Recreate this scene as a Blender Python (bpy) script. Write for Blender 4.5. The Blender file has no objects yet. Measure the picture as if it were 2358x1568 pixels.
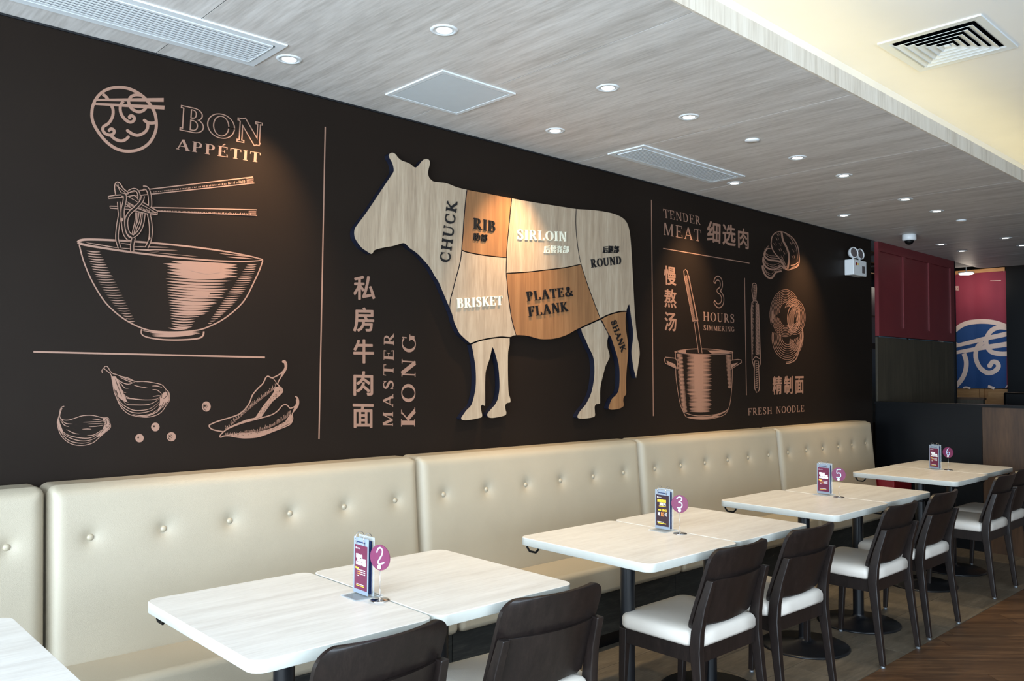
import bpy, bmesh, math, random
import numpy as np
from mathutils import Vector, Matrix, geometry

random.seed(7)
SC = bpy.context.scene
COL = SC.collection
PI = math.pi

# ------------------------------------------------------------------ camera
FPX = 1906.345; CX = 1179.0; CY = 784.0; CAMH = 1.42
_y, _p, _r = math.radians(42.96663), math.radians(2.2366), math.radians(0.35985)
FW = np.array([math.sin(_y)*math.cos(_p), math.cos(_y)*math.cos(_p), math.sin(_p)])
_R = np.array([math.cos(_y), -math.sin(_y), 0.0]); _U = np.cross(_R, FW)
RT = _R*math.cos(_r) + _U*math.sin(_r); UP = -_R*math.sin(_r) + _U*math.cos(_r)
CAM = np.array([0.0, 0.0, CAMH])
cd = bpy.data.cameras.new('camera'); cam = bpy.data.objects.new('camera', cd); COL.objects.link(cam)
cd.sensor_fit = 'HORIZONTAL'; cd.sensor_width = 36.0; cd.lens = FPX/2358.0*36.0
cd.clip_start = 0.02; cd.clip_end = 100
cam.matrix_world = Matrix(((RT[0], UP[0], -FW[0], 0), (RT[1], UP[1], -FW[1], 0), (RT[2], UP[2], -FW[2], CAMH), (0, 0, 0, 1)))
SC.camera = cam

# ------------------------------------------------------------------ view and light
SC.view_settings.view_transform = 'Standard'; SC.view_settings.look = 'None'
SC.view_settings.gamma = 1.0; SC.view_settings.use_curve_mapping = False
SC.view_settings.exposure = 0.1
SC.cycles.use_denoising = True
SC.cycles.max_bounces = 8; SC.cycles.diffuse_bounces = 4; SC.cycles.glossy_bounces = 3
SC.cycles.transmission_bounces = 6; SC.cycles.transparent_max_bounces = 6
SC.cycles.sample_clamp_indirect = 6.0; SC.cycles.caustics_reflective = False; SC.cycles.caustics_refractive = False

W = bpy.data.worlds.new('daylight'); SC.world = W; W.use_nodes = True
W.node_tree.nodes['Background'].inputs[0].default_value = (0.62, 0.80, 1.0, 1)
W.node_tree.nodes['Background'].inputs[1].default_value = 0.5

def area(name, loc, direction, sx, sy, power, color):
    l = bpy.data.lights.new(name, 'AREA'); l.shape = 'RECTANGLE'; l.size = sx; l.size_y = sy
    l.energy = power; l.color = color
    o = bpy.data.objects.new(name, l); COL.objects.link(o); o.location = loc
    o.rotation_euler = Vector(direction).to_track_quat('-Z', 'Y').to_euler()
    return o
# daylight through the glazed front on the left and the window behind the camera
area('window_daylight_left', (-2.45, 0.0, 1.45), (1, 0, 0.3), 5.6, 2.3, 620, (0.70, 0.85, 1.0))
area('window_daylight_back', (0.4, -3.95, 1.45), (0.1, 1, 0.45), 4.6, 2.3, 270, (0.70, 0.85, 1.0))

WARM = (1.0, 0.78, 0.46); AMBER = (1.0, 0.64, 0.34)
ZC = 2.626; ZU = 3.0; YW = 3.2
WALL_ROW = [(1.515, 2.90), (2.93, 2.84), (4.557, 2.84), (6.076, 2.845), (8.056, 2.86), (8.618, 2.87)]
TABLE_ROW = [(1.778, 2.27), (2.645, 2.255), (3.221, 2.25), (4.266, 2.26), (4.85, 2.27), (5.81, 2.29), (6.39, 2.295), (8.07, 2.33), (8.63, 2.357)]

# ------------------------------------------------------------------ projection of measured points onto room planes
def ray(x, y): return FW + RT*((x-CX)/FPX) - UP*((y-CY)/FPX)
def onY(x, y, Y=YW):
    d = ray(x, y); return CAM + d*(Y/d[1])
def onX(x, y, X):
    d = ray(x, y); return CAM + d*(X/d[0])
def crop(ox, oy, s): return lambda x, y: (ox + x/s, oy + y/s)
cLogo = crop(180, 170, 7.842); cChop = crop(230, 390, 6.046); cBowl = crop(160, 530, 4.9125)
cGar = crop(110, 820, 7.126); cChi = crop(440, 820, 7.839); cTop = crop(0, 0, 2.904)
cV = crop(790, 620, 4.129); cR1 = crop(1500, 450, 6.205); cR2 = crop(1500, 590, 4.021)
c7 = crop(800, 330, 3.275); c8 = crop(950, 650, 4.137); c4 = crop(1000, 430, 4.9125)
cN = crop(2180, 580, 4.124)

# ------------------------------------------------------------------ materials
def lin(c):
    return tuple(((v/255.0)/12.92 if v/255.0 <= 0.04045 else (((v/255.0)+0.055)/1.055)**2.4) for v in c)
def mat(name, rgb, rough=0.5, metal=0.0, spec=0.5, emit=None, estr=0.0, srgb=True, noise=0.0, nscale=20.0, bump=0.0, bscale=60.0, coat=0.0):
    m = bpy.data.materials.new(name); m.use_nodes = True
    nt = m.node_tree; b = nt.nodes['Principled BSDF']
    c = lin(rgb) if srgb else rgb
    b.inputs['Base Color'].default_value = (*c, 1); b.inputs['Roughness'].default_value = rough
    b.inputs['Metallic'].default_value = metal; b.inputs['Specular IOR Level'].default_value = spec
    b.inputs['Coat Weight'].default_value = coat
    if emit:
        b.inputs['Emission Color'].default_value = (*emit, 1); b.inputs['Emission Strength'].default_value = estr
    tc = nt.nodes.new('ShaderNodeTexCoord')
    if noise:
        n = nt.nodes.new('ShaderNodeTexNoise'); n.inputs['Scale'].default_value = nscale; n.inputs['Detail'].default_value = 4
        nt.links.new(tc.outputs['Object'], n.inputs['Vector'])
        r = nt.nodes.new('ShaderNodeValToRGB')
        r.color_ramp.elements[0].color = (*[v*(1-noise) for v in c], 1); r.color_ramp.elements[1].color = (*[min(1, v*(1+noise)) for v in c], 1)
        r.color_ramp.elements[0].position = 0.3; r.color_ramp.elements[1].position = 0.7
        nt.links.new(n.outputs['Fac'], r.inputs['Fac']); nt.links.new(r.outputs['Color'], b.inputs['Base Color'])
    if bump:
        n = nt.nodes.new('ShaderNodeTexNoise'); n.inputs['Scale'].default_value = bscale; n.inputs['Detail'].default_value = 3
        nt.links.new(tc.outputs['Object'], n.inputs['Vector'])
        bp = nt.nodes.new('ShaderNodeBump'); bp.inputs['Strength'].default_value = bump; bp.inputs['Distance'].default_value = 0.004
        nt.links.new(n.outputs['Fac'], bp.inputs['Height']); nt.links.new(bp.outputs['Normal'], b.inputs['Normal'])
    return m
def wood(name, dark, mid, light, grain=(14, 14, 1.0), scale=3.0, rough=0.45, fine=0.35, seed=0.0, spec=0.4, figure=False, lo=.33, hi=.68):
    """streaky procedural wood; grain holds the texture scale along the object's axes (small = along the grain)"""
    m = bpy.data.materials.new(name); m.use_nodes = True
    nt = m.node_tree; b = nt.nodes['Principled BSDF']; L = nt.links.new
    b.inputs['Roughness'].default_value = rough; b.inputs['Specular IOR Level'].default_value = spec
    tc = nt.nodes.new('ShaderNodeTexCoord'); mp = nt.nodes.new('ShaderNodeMapping')
    mp.inputs['Scale'].default_value = grain; L(tc.outputs['Object'], mp.inputs['Vector'])
    oi = nt.nodes.new('ShaderNodeObjectInfo'); vm = nt.nodes.new('ShaderNodeMath'); vm.operation = 'MULTIPLY_ADD'
    vm.inputs[1].default_value = 40.0; vm.inputs[2].default_value = seed; L(oi.outputs['Random'], vm.inputs[0])
    n1 = nt.nodes.new('ShaderNodeTexNoise'); n1.noise_dimensions = '4D'; n1.inputs['Scale'].default_value = scale
    n1.inputs['Detail'].default_value = 5; n1.inputs['Roughness'].default_value = 0.6; n1.inputs['Distortion'].default_value = 0.6 if figure else 0.15
    L(mp.outputs['Vector'], n1.inputs['Vector']); L(vm.outputs[0], n1.inputs['W'])
    n2 = nt.nodes.new('ShaderNodeTexNoise'); n2.noise_dimensions = '4D'; n2.inputs['Scale'].default_value = scale*7
    n2.inputs['Detail'].default_value = 4; L(mp.outputs['Vector'], n2.inputs['Vector']); L(vm.outputs[0], n2.inputs['W'])
    mx = nt.nodes.new('ShaderNodeMix'); mx.data_type = 'FLOAT'; mx.inputs[0].default_value = fine
    L(n1.outputs['Fac'], mx.inputs[2]); L(n2.outputs['Fac'], mx.inputs[3])
    r = nt.nodes.new('ShaderNodeValToRGB'); e = r.color_ramp.elements
    e[0].position = lo; e[0].color = (*lin(dark), 1); e[1].position = hi; e[1].color = (*lin(light), 1)
    k = e.new((lo+hi)/2); k.color = (*lin(mid), 1)
    L(mx.outputs[0], r.inputs['Fac']); L(r.outputs['Color'], b.inputs['Base Color'])
    bp = nt.nodes.new('ShaderNodeBump'); bp.inputs['Strength'].default_value = 0.12; bp.inputs['Distance'].default_value = 0.002
    L(n2.outputs['Fac'], bp.inputs['Height']); L(bp.outputs['Normal'], b.inputs['Normal'])
    return m

M = {}
M['ceil_wood'] = wood('grey_wood_ceiling', (174, 169, 163), (202, 198, 193), (222, 219, 215), grain=(9, .8, 9), scale=1.7, rough=0.5, fine=.42)
M['fascia'] = wood('pale_wood_fascia', (186, 174, 158), (212, 202, 187), (226, 218, 205), grain=(9, 9, .7), scale=1.7, rough=0.5, fine=.42)
M['white_ceiling'] = mat('white_paint_ceiling', (232, 230, 225), 0.8, noise=.02, nscale=3)
M['wall_dark'] = mat('dark_laminate_wall', (31, 25, 21), 0.40, spec=.05, noise=.10, nscale=1.5, bump=.05, bscale=900)
M['copper'] = mat('copper_print', (140, 106, 89), 0.42, noise=.04, nscale=4)
M['print_dark'] = mat('dark_print', (31, 25, 21), 0.40, spec=.05, noise=.10, nscale=1.5)
M['oak'] = wood('pale_oak_laminate', (136, 118, 98), (158, 140, 118), (178, 162, 140), grain=(11, 11, .8), scale=2.0, rough=.5, fine=.4, figure=True)
M['teak'] = wood('orange_teak_laminate', (112, 77, 49), (134, 94, 60), (154, 112, 74), grain=(16, 16, .6), scale=1.6, rough=.5, fine=.3)
M['navy'] = mat('navy_edge', (17, 19, 32), .4, noise=.05)
M['char'] = mat('charcoal_letters', (19, 19, 21), .35, noise=.05)
M['cream_letter'] = mat('cream_letters', (226, 222, 200), .4, noise=.03)
M['leather'] = mat('cream_leather', (167, 157, 138), .38, noise=.025, nscale=6, bump=.25, bscale=700)
M['button'] = mat('leather_button', (168, 158, 138), .35, noise=.02)
M['glide'] = mat('steel_glide', (120, 124, 128), .35, metal=.4, noise=.02)
M['backing'] = mat('shadow_grey', (84, 90, 96), .6, noise=.02)
M['seat_leather'] = mat('white_leather', (222, 214, 204), .38, noise=.02, nscale=8, bump=.2, bscale=700)
M['dark_wood'] = wood('espresso_wood', (20, 15, 14), (30, 23, 21), (41, 32, 29), grain=(10, 10, 1.2), scale=4, rough=.36, fine=.5, spec=.5)
M['plinth'] = wood('dark_grained_plinth', (22, 23, 21), (36, 36, 33), (60, 58, 52), grain=(1.0, 8, 9), scale=2.2, rough=.55, fine=.45, figure=True)
M['table'] = wood('white_oak_table_top', (210, 203, 196), (226, 221, 215), (238, 234, 229), grain=(1.0, 11, 11), scale=1.9, rough=.33, fine=.35)
M['table_edge'] = mat('pale_edge_band', (204, 205, 198), .4, noise=.03, nscale=30)
M['black_metal'] = mat('black_metal', (17, 19, 23), .3, spec=.5, noise=.05)
M['black'] = mat('black_plastic', (8, 8, 9), .5, spec=.2, noise=.05)
M['chrome'] = mat('chrome', (215, 215, 218), .12, metal=1.0, noise=.02)
M['white_plastic'] = mat('white_plastic', (222, 225, 226), .4, noise=.02)
M['white_metal'] = mat('white_metal', (215, 220, 222), .42, noise=.02)
M['grey_panel'] = mat('pale_grey_panel', (198, 206, 210), .5, noise=.02)
M['duct'] = mat('duct_black', (6, 6, 8), .9, spec=0.0, noise=.05)
M['lamp'] = mat('downlight_lens', (255, 246, 230), .3, emit=(1.0, .93, .80), estr=14, noise=.01)
M['lens'] = mat('lamp_glass', (90, 82, 82), .15, noise=.1, nscale=300)
M['tile'] = wood('grey_wood_tile', (84, 76, 66), (108, 98, 85), (128, 117, 102), grain=(1.0, 6, 6), scale=2.2, rough=.42, fine=.4)
M['grout'] = mat('grout', (128, 120, 108), .8, noise=.05)
M['plank'] = wood('brown_plank', (60, 42, 29), (92, 66, 46), (126, 94, 66), grain=(1.0, 13, 13), scale=1.7, rough=.38, fine=.35, figure=True)
M['burg'] = mat('burgundy_lacquer', (108, 38, 42), .4, noise=.08, nscale=3)
M['red'] = mat('red_leather', (128, 20, 28), .4, noise=.05)
M['wall_wood'] = wood('dark_green_brown_wood', (52, 47, 38), (66, 59, 48), (78, 70, 57), grain=(9, 9, .8), scale=2, rough=.5)
M['brown_wood'] = wood('brown_wood_front', (50, 33, 20), (72, 50, 32), (90, 64, 42), grain=(6, 6, .7), scale=1.5, rough=.5)
M['tan_wood'] = wood('tan_counter_wood', (164, 116, 70), (190, 140, 90), (206, 158, 106), grain=(1, 1, 6), scale=1.5, rough=.5)
M['near_black'] = mat('near_black_laminate', (8, 9, 11), .35, spec=.2, noise=.08, nscale=2)
M['noren_red'] = mat('curtain_burgundy', (128, 38, 58), .8, noise=.08, nscale=3)
M['noren_blue'] = mat('curtain_blue', (24, 66, 120), .8, noise=.06, nscale=3)
M['noren_cream'] = mat('curtain_cream', (224, 198, 184), .8, noise=.03)
M['sign_plum'] = mat('sign_plum', (112, 42, 78), .35, noise=.04)
M['poster_plum'] = mat('poster_plum', (104, 36, 66), .3, noise=.08, nscale=20)
M['poster_dark'] = mat('poster_dark', (50, 32, 44), .3, noise=.1, nscale=20)
M['ink_white'] = mat('ink_white', (240, 240, 242), .4, noise=.01)
M['ink_yellow'] = mat('ink_yellow', (240, 200, 60), .4, noise=.03)
M['ink_orange'] = mat('ink_orange', (226, 140, 70), .4, noise=.03)
M['ink_blue'] = mat('ink_blue', (190, 216, 246), .4, noise=.02)
M['grey_card'] = mat('grey_card', (140, 152, 166), .3, noise=.03)
M['navy_card'] = mat('navy_card', (38, 52, 92), .3, noise=.05)
M['cabinet_blue'] = mat('steel_cabinet', (84, 104, 116), .35, metal=.3, noise=.1, nscale=6)
M['beige_wall'] = mat('beige_paint', (150, 144, 136), .8, noise=.03)
M['gold'] = mat('brass', (170, 130, 80), .35, metal=.6, noise=.05)
def glassy(name, col, alpha):
    m = mat(name, col, .08, spec=.6, noise=.01); m.node_tree.nodes['Principled BSDF'].inputs['Alpha'].default_value = alpha
    return m
M['acrylic'] = glassy('clear_acrylic', (225, 238, 246), .28)
M['strip'] = mat('cove_strip', (255, 220, 140), .5, emit=(1.0, .84, .42), estr=6.5, noise=.01)

# ------------------------------------------------------------------ builders
def link(o, parent=None):
    COL.objects.link(o)
    if parent: o.parent = parent
    return o
def tag(o, label=None, cat=None, group=None, kind=None):
    if label: o['label'] = label
    if cat: o['category'] = cat
    if group: o['group'] = group
    if kind: o['kind'] = kind
    return o
def empty(name, loc=(0, 0, 0), label=None, cat=None, group=None, rz=0.0):
    o = bpy.data.objects.new(name, None); o.empty_display_size = .1; link(o); o.location = loc; o.rotation_euler[2] = rz
    return tag(o, label, cat, group)
class MB:
    def __init__(s): s.v = []; s.f = []; s.m = []; s.sm = []
    def add(s, vs, fs, mi=0, smooth=False):
        k = len(s.v); s.v += [tuple(float(c) for c in p) for p in vs]
        for f in fs: s.f.append([k+i for i in f]); s.m.append(mi); s.sm.append(smooth)
        return s
    def box(s, x0, x1, y0, y1, z0, z1, mi=0):
        vs = [(x, y, z) for z in (z0, z1) for y in (y0, y1) for x in (x0, x1)]
        return s.add(vs, [(0, 2, 3, 1), (4, 5, 7, 6), (0, 1, 5, 4), (2, 6, 7, 3), (0, 4, 6, 2), (1, 3, 7, 5)], mi)
    def rings(s, rings, cap0=True, cap1=True, mi=0, smooth=True, closed=True):
        n = len(rings[0]); k = len(s.v)
        for r in rings: s.v += [tuple(float(c) for c in p) for p in r]
        for i in range(len(rings)-1):
            for j in range(n if closed else n-1):
                j2 = (j+1) % n
                s.f.append([k+i*n+j, k+i*n+j2, k+(i+1)*n+j2, k+(i+1)*n+j]); s.m.append(mi); s.sm.append(smooth)
        if cap0: s.f.append([k+j for j in range(n)][::-1]); s.m.append(mi); s.sm.append(False)
        if cap1: s.f.append([k+(len(rings)-1)*n+j for j in range(n)]); s.m.append(mi); s.sm.append(False)
        return s
    def lathe(s, prof, c=(0, 0, 0), seg=32, mi=0, cap0=True, cap1=True, smooth=True, R=None):
        rs = []
        for r, z in prof:
            rr = [Vector((r*math.cos(2*PI*j/seg), r*math.sin(2*PI*j/seg), z)) for j in range(seg)]
            if R: rr = [R @ p for p in rr]
            rs.append([(c[0]+p[0], c[1]+p[1], c[2]+p[2]) for p in rr])
        return s.rings(rs, cap0, cap1, mi, smooth)
    def tube(s, pts, rad, seg=8, mi=0):
        rs = []; pts = [Vector(p) for p in pts]
        for i, p in enumerate(pts):
            d = (pts[min(i+1, len(pts)-1)]-pts[max(i-1, 0)]).normalized()
            a = d.cross(Vector((0, 0, 1)));
            if a.length < 1e-3: a = d.cross(Vector((0, 1, 0)))
            a.normalize(); b = d.cross(a)
            rs.append([tuple(p + a*rad*math.cos(2*PI*j/seg) + b*rad*math.sin(2*PI*j/seg)) for j in range(seg)])
        return s.rings(rs, True, True, mi)
    def poly(s, P, depth=None, mi=0, side=1):
        """flat polygon (list of 3D points); with depth (vector) it becomes a solid, its sides using material side"""
        tri = geometry.tessellate_polygon([[Vector(p) for p in P]])
        s.add(P, tri, mi)
        if depth is not None:
            Q = [tuple(Vector(p)+Vector(depth)) for p in P]; n = len(P)
            s.add(Q, tri, side)
            s.add(list(P)+Q, [(i, (i+1) % n, n+(i+1) % n, n+i) for i in range(n)], side)
        return s
    def strip(s, A, B, depth=None, mi=0, side=None):
        n = len(A); side = mi if side is None else side
        s.add(list(A)+list(B), [(i, i+1, n+i+1, n+i) for i in range(n-1)], mi)
        if depth is not None:
            d = Vector(depth); ring = list(A)+list(B)[::-1]; Q = [tuple(Vector(p)+d) for p in ring]; m = len(ring)
            s.add([tuple(p) for p in ring]+Q, [(i, (i+1) % m, m+(i+1) % m, m+i) for i in range(m)], side)
        return s
    def build(s, name, mats, parent=None, recalc=False, loc=None):
        me = bpy.data.meshes.new(name); me.from_pydata(s.v, [], s.f)
        mats = mats if isinstance(mats, (list, tuple)) else [mats]
        for m in mats: me.materials.append(m)
        me.polygons.foreach_set('material_index', s.m); me.polygons.foreach_set('use_smooth', s.sm)
        me.update(); 
        if recalc:
            bm = bmesh.new(); bm.from_mesh(me); bmesh.ops.recalc_face_normals(bm, faces=bm.faces); bm.to_mesh(me); bm.free()
        o = bpy.data.objects.new(name, me); link(o, parent)
        if loc: o.location = loc
        return o
def bevel(o, w, seg=2):
    md = o.modifiers.new('bevel', 'BEVEL'); md.width = w; md.segments = seg; md.limit_method = 'ANGLE'; md.angle_limit = math.radians(40)
    for p in o.data.polygons: p.use_smooth = True
    wn = o.modifiers.new('wn', 'WEIGHTED_NORMAL'); wn.keep_sharp = False
    return o
def dup(o, parent=None):
    c = o.copy(); COL.objects.link(c)
    if parent: c.parent = parent
    for ch in list(o.children): dup(ch, c)
    return c
def structure(o): o['kind'] = 'structure'; return o

# ------------------------------------------------------------------ room shell
XL, XR, YB = -2.5, 12.6, -4.0
fl = structure(MB().box(XL, XR, YB, 6.0, -.06, -.004).build('floor', M['grout']))
YT = 1.755
# grey wood-look tiles in the seating strip
k = 0
for i in range(0, 14):
    for j in range(5):
        x0 = 0.2 + i*.6 + (.3 if j % 2 else 0); y0 = YT + .002 + j*.3
        t = MB().box(x0+.0015, x0+.5985, y0+.0015, y0+.2985, -.01, 0).build('tile', M['tile'], fl); k += 1
# brown planks laid at 45 degrees in the aisle
def clip(P, a, b, c):
    out = []
    for i in range(len(P)):
        p, q = P[i], P[(i+1) % len(P)]; fp = a*p[0]+b*p[1]-c; fq = a*q[0]+b*q[1]-c
        if fp <= 0: out.append(p)
        if fp*fq < 0:
            t = fp/(fp-fq); out.append((p[0]+(q[0]-p[0])*t, p[1]+(q[1]-p[1])*t))
    return out
du = Vector((.735, -.678)).normalized(); dn = Vector((-du.y, du.x)); org = Vector((4.58, 1.742))
for r in range(-14, 20):
    off = random.uniform(0, 1.2)
    for q in range(-5, 6):
        u0 = q*1.2+off; n0 = r*.2
        P = [org + du*(u0+a) + dn*(n0+b) for a, b in ((.0012, .0012), (1.1988, .0012), (1.1988, .1988), (.0012, .1988))]
        P = [(p.x, p.y) for p in P]
        for cl in ((0, 1, YT-.002), (0, -1, .4), (1, 0, 9.0), (-1, 0, -2.6)):
            if len(P) > 2: P = clip(P, *cl)
        if len(P) < 3: continue
        c = org + du*(u0+.6) + dn*(n0+.1); ang = math.atan2(du.y, du.x); ca, sa = math.cos(-ang), math.sin(-ang)
        L = [((p[0]-c.x)*ca-(p[1]-c.y)*sa, (p[0]-c.x)*sa+(p[1]-c.y)*ca) for p in P]
        n = len(L)
        b = MB().add([(x, y, 0) for x, y in L]+[(x, y, -.01) for x, y in L], [tuple(range(n)), tuple(range(2*n-1, n-1, -1))]+[(i, n+i, n+(i+1) % n, (i+1) % n) for i in range(n)])
        o = b.build('plank', M['plank'], fl); o.location = (c.x, c.y, 0); o.rotation_euler[2] = ang

# main mural wall
wall = structure(MB().box(XL, 7.355, YW, YW+.14, 0, ZU+.1).build('wall_back', M['wall_dark']))
structure(MB().box(XL-.1, XL, YB, 6, 0, .35).box(XL-.1, XL, YB, 6, 2.55, 3.1).build('wall_left', M['beige_wall']))
structure(MB().box(XL, 3.6, YB-.1, YB, 0, .35).box(XL, 3.6, YB-.1, YB, 2.55, 3.1).box(3.6, XR, YB-.1, YB, 0, 3.1).build('wall_front', M['beige_wall']))
# glazing mullions of the shop front
for n, (a, b, c, d) in enumerate([(XL-.08, XL-.02, YB, 3.2)]):
    mb = MB()
    for i in range(5):
        y = YB + .05 + i*1.75; mb.box(a, b, y, y+.05, .35, 2.55)
    structure(mb.build('window_1', M['black_metal']))
structure(MB().box(XR, XR+.1, YB, 6, 0, 3.1).build('wall_right', M['wall_wood']))
structure(MB().box(7.355, XR, 5.9, 6, 0, 3.1).build('wall_far', M['wall_wood']))

# ceilings
cel = structure(MB().box(XL, 10.15, 1.584, YW-.002, ZC+.0012, ZC+.03).build('ceiling', M['duct']))
seams = [XL, -.05, 1.12, 2.29, 3.465, 4.585, 5.75, 6.9, 8.05, 9.2, 10.15]
for a, b in zip(seams[:-1], seams[1:]):
    MB().box(a+.0015, b-.0015, 1.5815, YW-.001, ZC, ZC+.001).build('ceiling_panel', M['ceil_wood'], cel)
    MB().box(a+.001, b-.001, 1.572, 1.5812, ZC, ZC+.076).build('edge_panel', M['fascia'], cel)
MB().box(XL, 10.15, 1.5815, 1.60, ZC+.03, ZC+.074).build('cove_ledge', M['white_ceiling'], cel)
MB().box(XL, 10.15, 1.60, 1.905, ZC+.03, ZC+.04).build('cove_floor', M['white_ceiling'], cel)
MB().box(XL, 10.15, 1.89, 1.93, ZC+.03, ZU).build('cove_riser', M['white_ceiling'], cel)
MB().box(XL, 10.0, 1.70, 1.725, ZC+.04, ZC+.055).build('light_strip', M['strip'], cel)
structure(MB().box(XL, XR, YB, 1.93, ZU, ZU+.05).build('trim_1', M['white_ceiling']))
structure(MB().box(9.36, 10.1, YW-.002, 5.9, ZC+.02, ZC+.06).box(10.15, XR, YB, YW-.002, ZU-.05, ZU).box(10.08, XR, YW-.002, 5.9, ZU-.05, ZU).box(9.36, 9.40, YW+.02, 5.9, ZC+.06, ZU).build('trim_2', M['white_ceiling']))
structure(MB().box(7.36, 9.36, YW+.02, 5.9, 2.95, 3.0).build('trim_5', M['wall_wood']))
structure(MB().box(10.151, 10.17, 1.6, YW, ZC+.001, ZU-.05).box(10.081, 10.10, YW, 5.9, ZC+.06, ZU-.05).build('trim_3', M['white_ceiling']))
# small shadow trim between mural wall and ceiling
structure(MB().box(XL, 7.355, YW-.006, YW, ZC-.008, ZC-.001).build('trim_4', M['black_metal']))

# ------------------------------------------------------------------ mural prints on the wall
LIFT = 2.5e-5   # overlapping strokes of one print lie this far over one another
class Art:
    """drawing on a plane: points are measured in a zoomed crop and laid on the plane given by fn"""
    def __init__(s, cr, fn=None, y=YW, eps=.0006):
        s.c = cr; s.mb = MB(); s.y = y-eps; s.fn_custom = fn is not None; s.fn = fn or (lambda x, y: onY(x, y, s.y)); s.lay = 0
    def P(s, x, y): return s.fn(*s.c(x, y))
    def layer(s):
        s.lay += 1; s.y -= .0004
    def line(s, pts, w, mi=0, smooth=True, taper=False):
        pts = [tuple(p[:2]) for p in pts]
        if smooth and len(pts) > 2: pts = spline(pts, 4)
        if s.fn_custom and not smooth:
            a = pts; pts = []
            for i in range(len(a)-1):
                m = max(1, int(math.hypot(a[i+1][0]-a[i][0], a[i+1][1]-a[i][1])/14)); pts += [(a[i][0]+(a[i+1][0]-a[i][0])*q/m, a[i][1]+(a[i+1][1]-a[i][1])*q/m) for q in range(m)]
            pts.append(a[-1])
        n = len(pts)
        if not hasattr(w, '__len__'): ws = [w]*n
        else: ws = [w[0] + (w[1]-w[0])*i/(n-1) for i in range(n)]
        if taper: ws = [q*math.sin(PI*(i+.001)/(n-1+.002))**.8 for i, q in enumerate(ws)]
        A, B = offs(pts, ws); s.y -= LIFT
        s.mb.strip([s.P(*p) for p in A], [s.P(*p) for p in B], mi=mi)
        return s
    def fill(s, pts, mi=0, smooth=False):
        if smooth: pts = spline(list(pts)+[pts[0]], 3)[:-1]
        s.y -= LIFT; s.mb.poly([s.P(*p) for p in pts], mi=mi); return s
    def lens(s, x0, y0, x1, y1, w, sag=0, mi=0):
        xm, ym = (x0+x1)/2, (y0+y1)/2+sag
        return s.line([(x0, y0), (xm, ym), (x1, y1)], w, mi, taper=True)
    def disc(s, x, y, rx, ry, mi=0, n=18):
        return s.fill([(x+rx*math.cos(2*PI*i/n), y+ry*math.sin(2*PI*i/n)) for i in range(n)], mi)
    def build(s, name, parent=wall, mats=None, kind=None):
        o = s.mb.build(name, mats or [M['copper'], M['print_dark']], parent)
        return tag(o, kind=kind)
def spline(P, k=4):
    P = [np.array(p, float) for p in P]; out = []
    for i in range(len(P)-1):
        a = P[max(i-1, 0)]; b = P[i]; c = P[i+1]; d = P[min(i+2, len(P)-1)]
        for j in range(k):
            t = j/k
            out.append(tuple(.5*((2*b)+(-a+c)*t+(2*a-5*b+4*c-d)*t*t+(-a+3*b-3*c+d)*t**3)))
    out.append(tuple(P[-1])); return out
def offs(pts, ws):
    A = []; B = []; n = len(pts)
    for i in range(n):
        x0, y0 = pts[max(i-1, 0)]; x1, y1 = pts[min(i+1, n-1)]
        dx, dy = x1-x0, y1-y0; l = math.hypot(dx, dy) or 1; nx, ny = -dy/l, dx/l
        h = ws[i]/2; A.append((pts[i][0]+nx*h, pts[i][1]+ny*h)); B.append((pts[i][0]-nx*h, pts[i][1]-ny*h))
    return A, B

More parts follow.
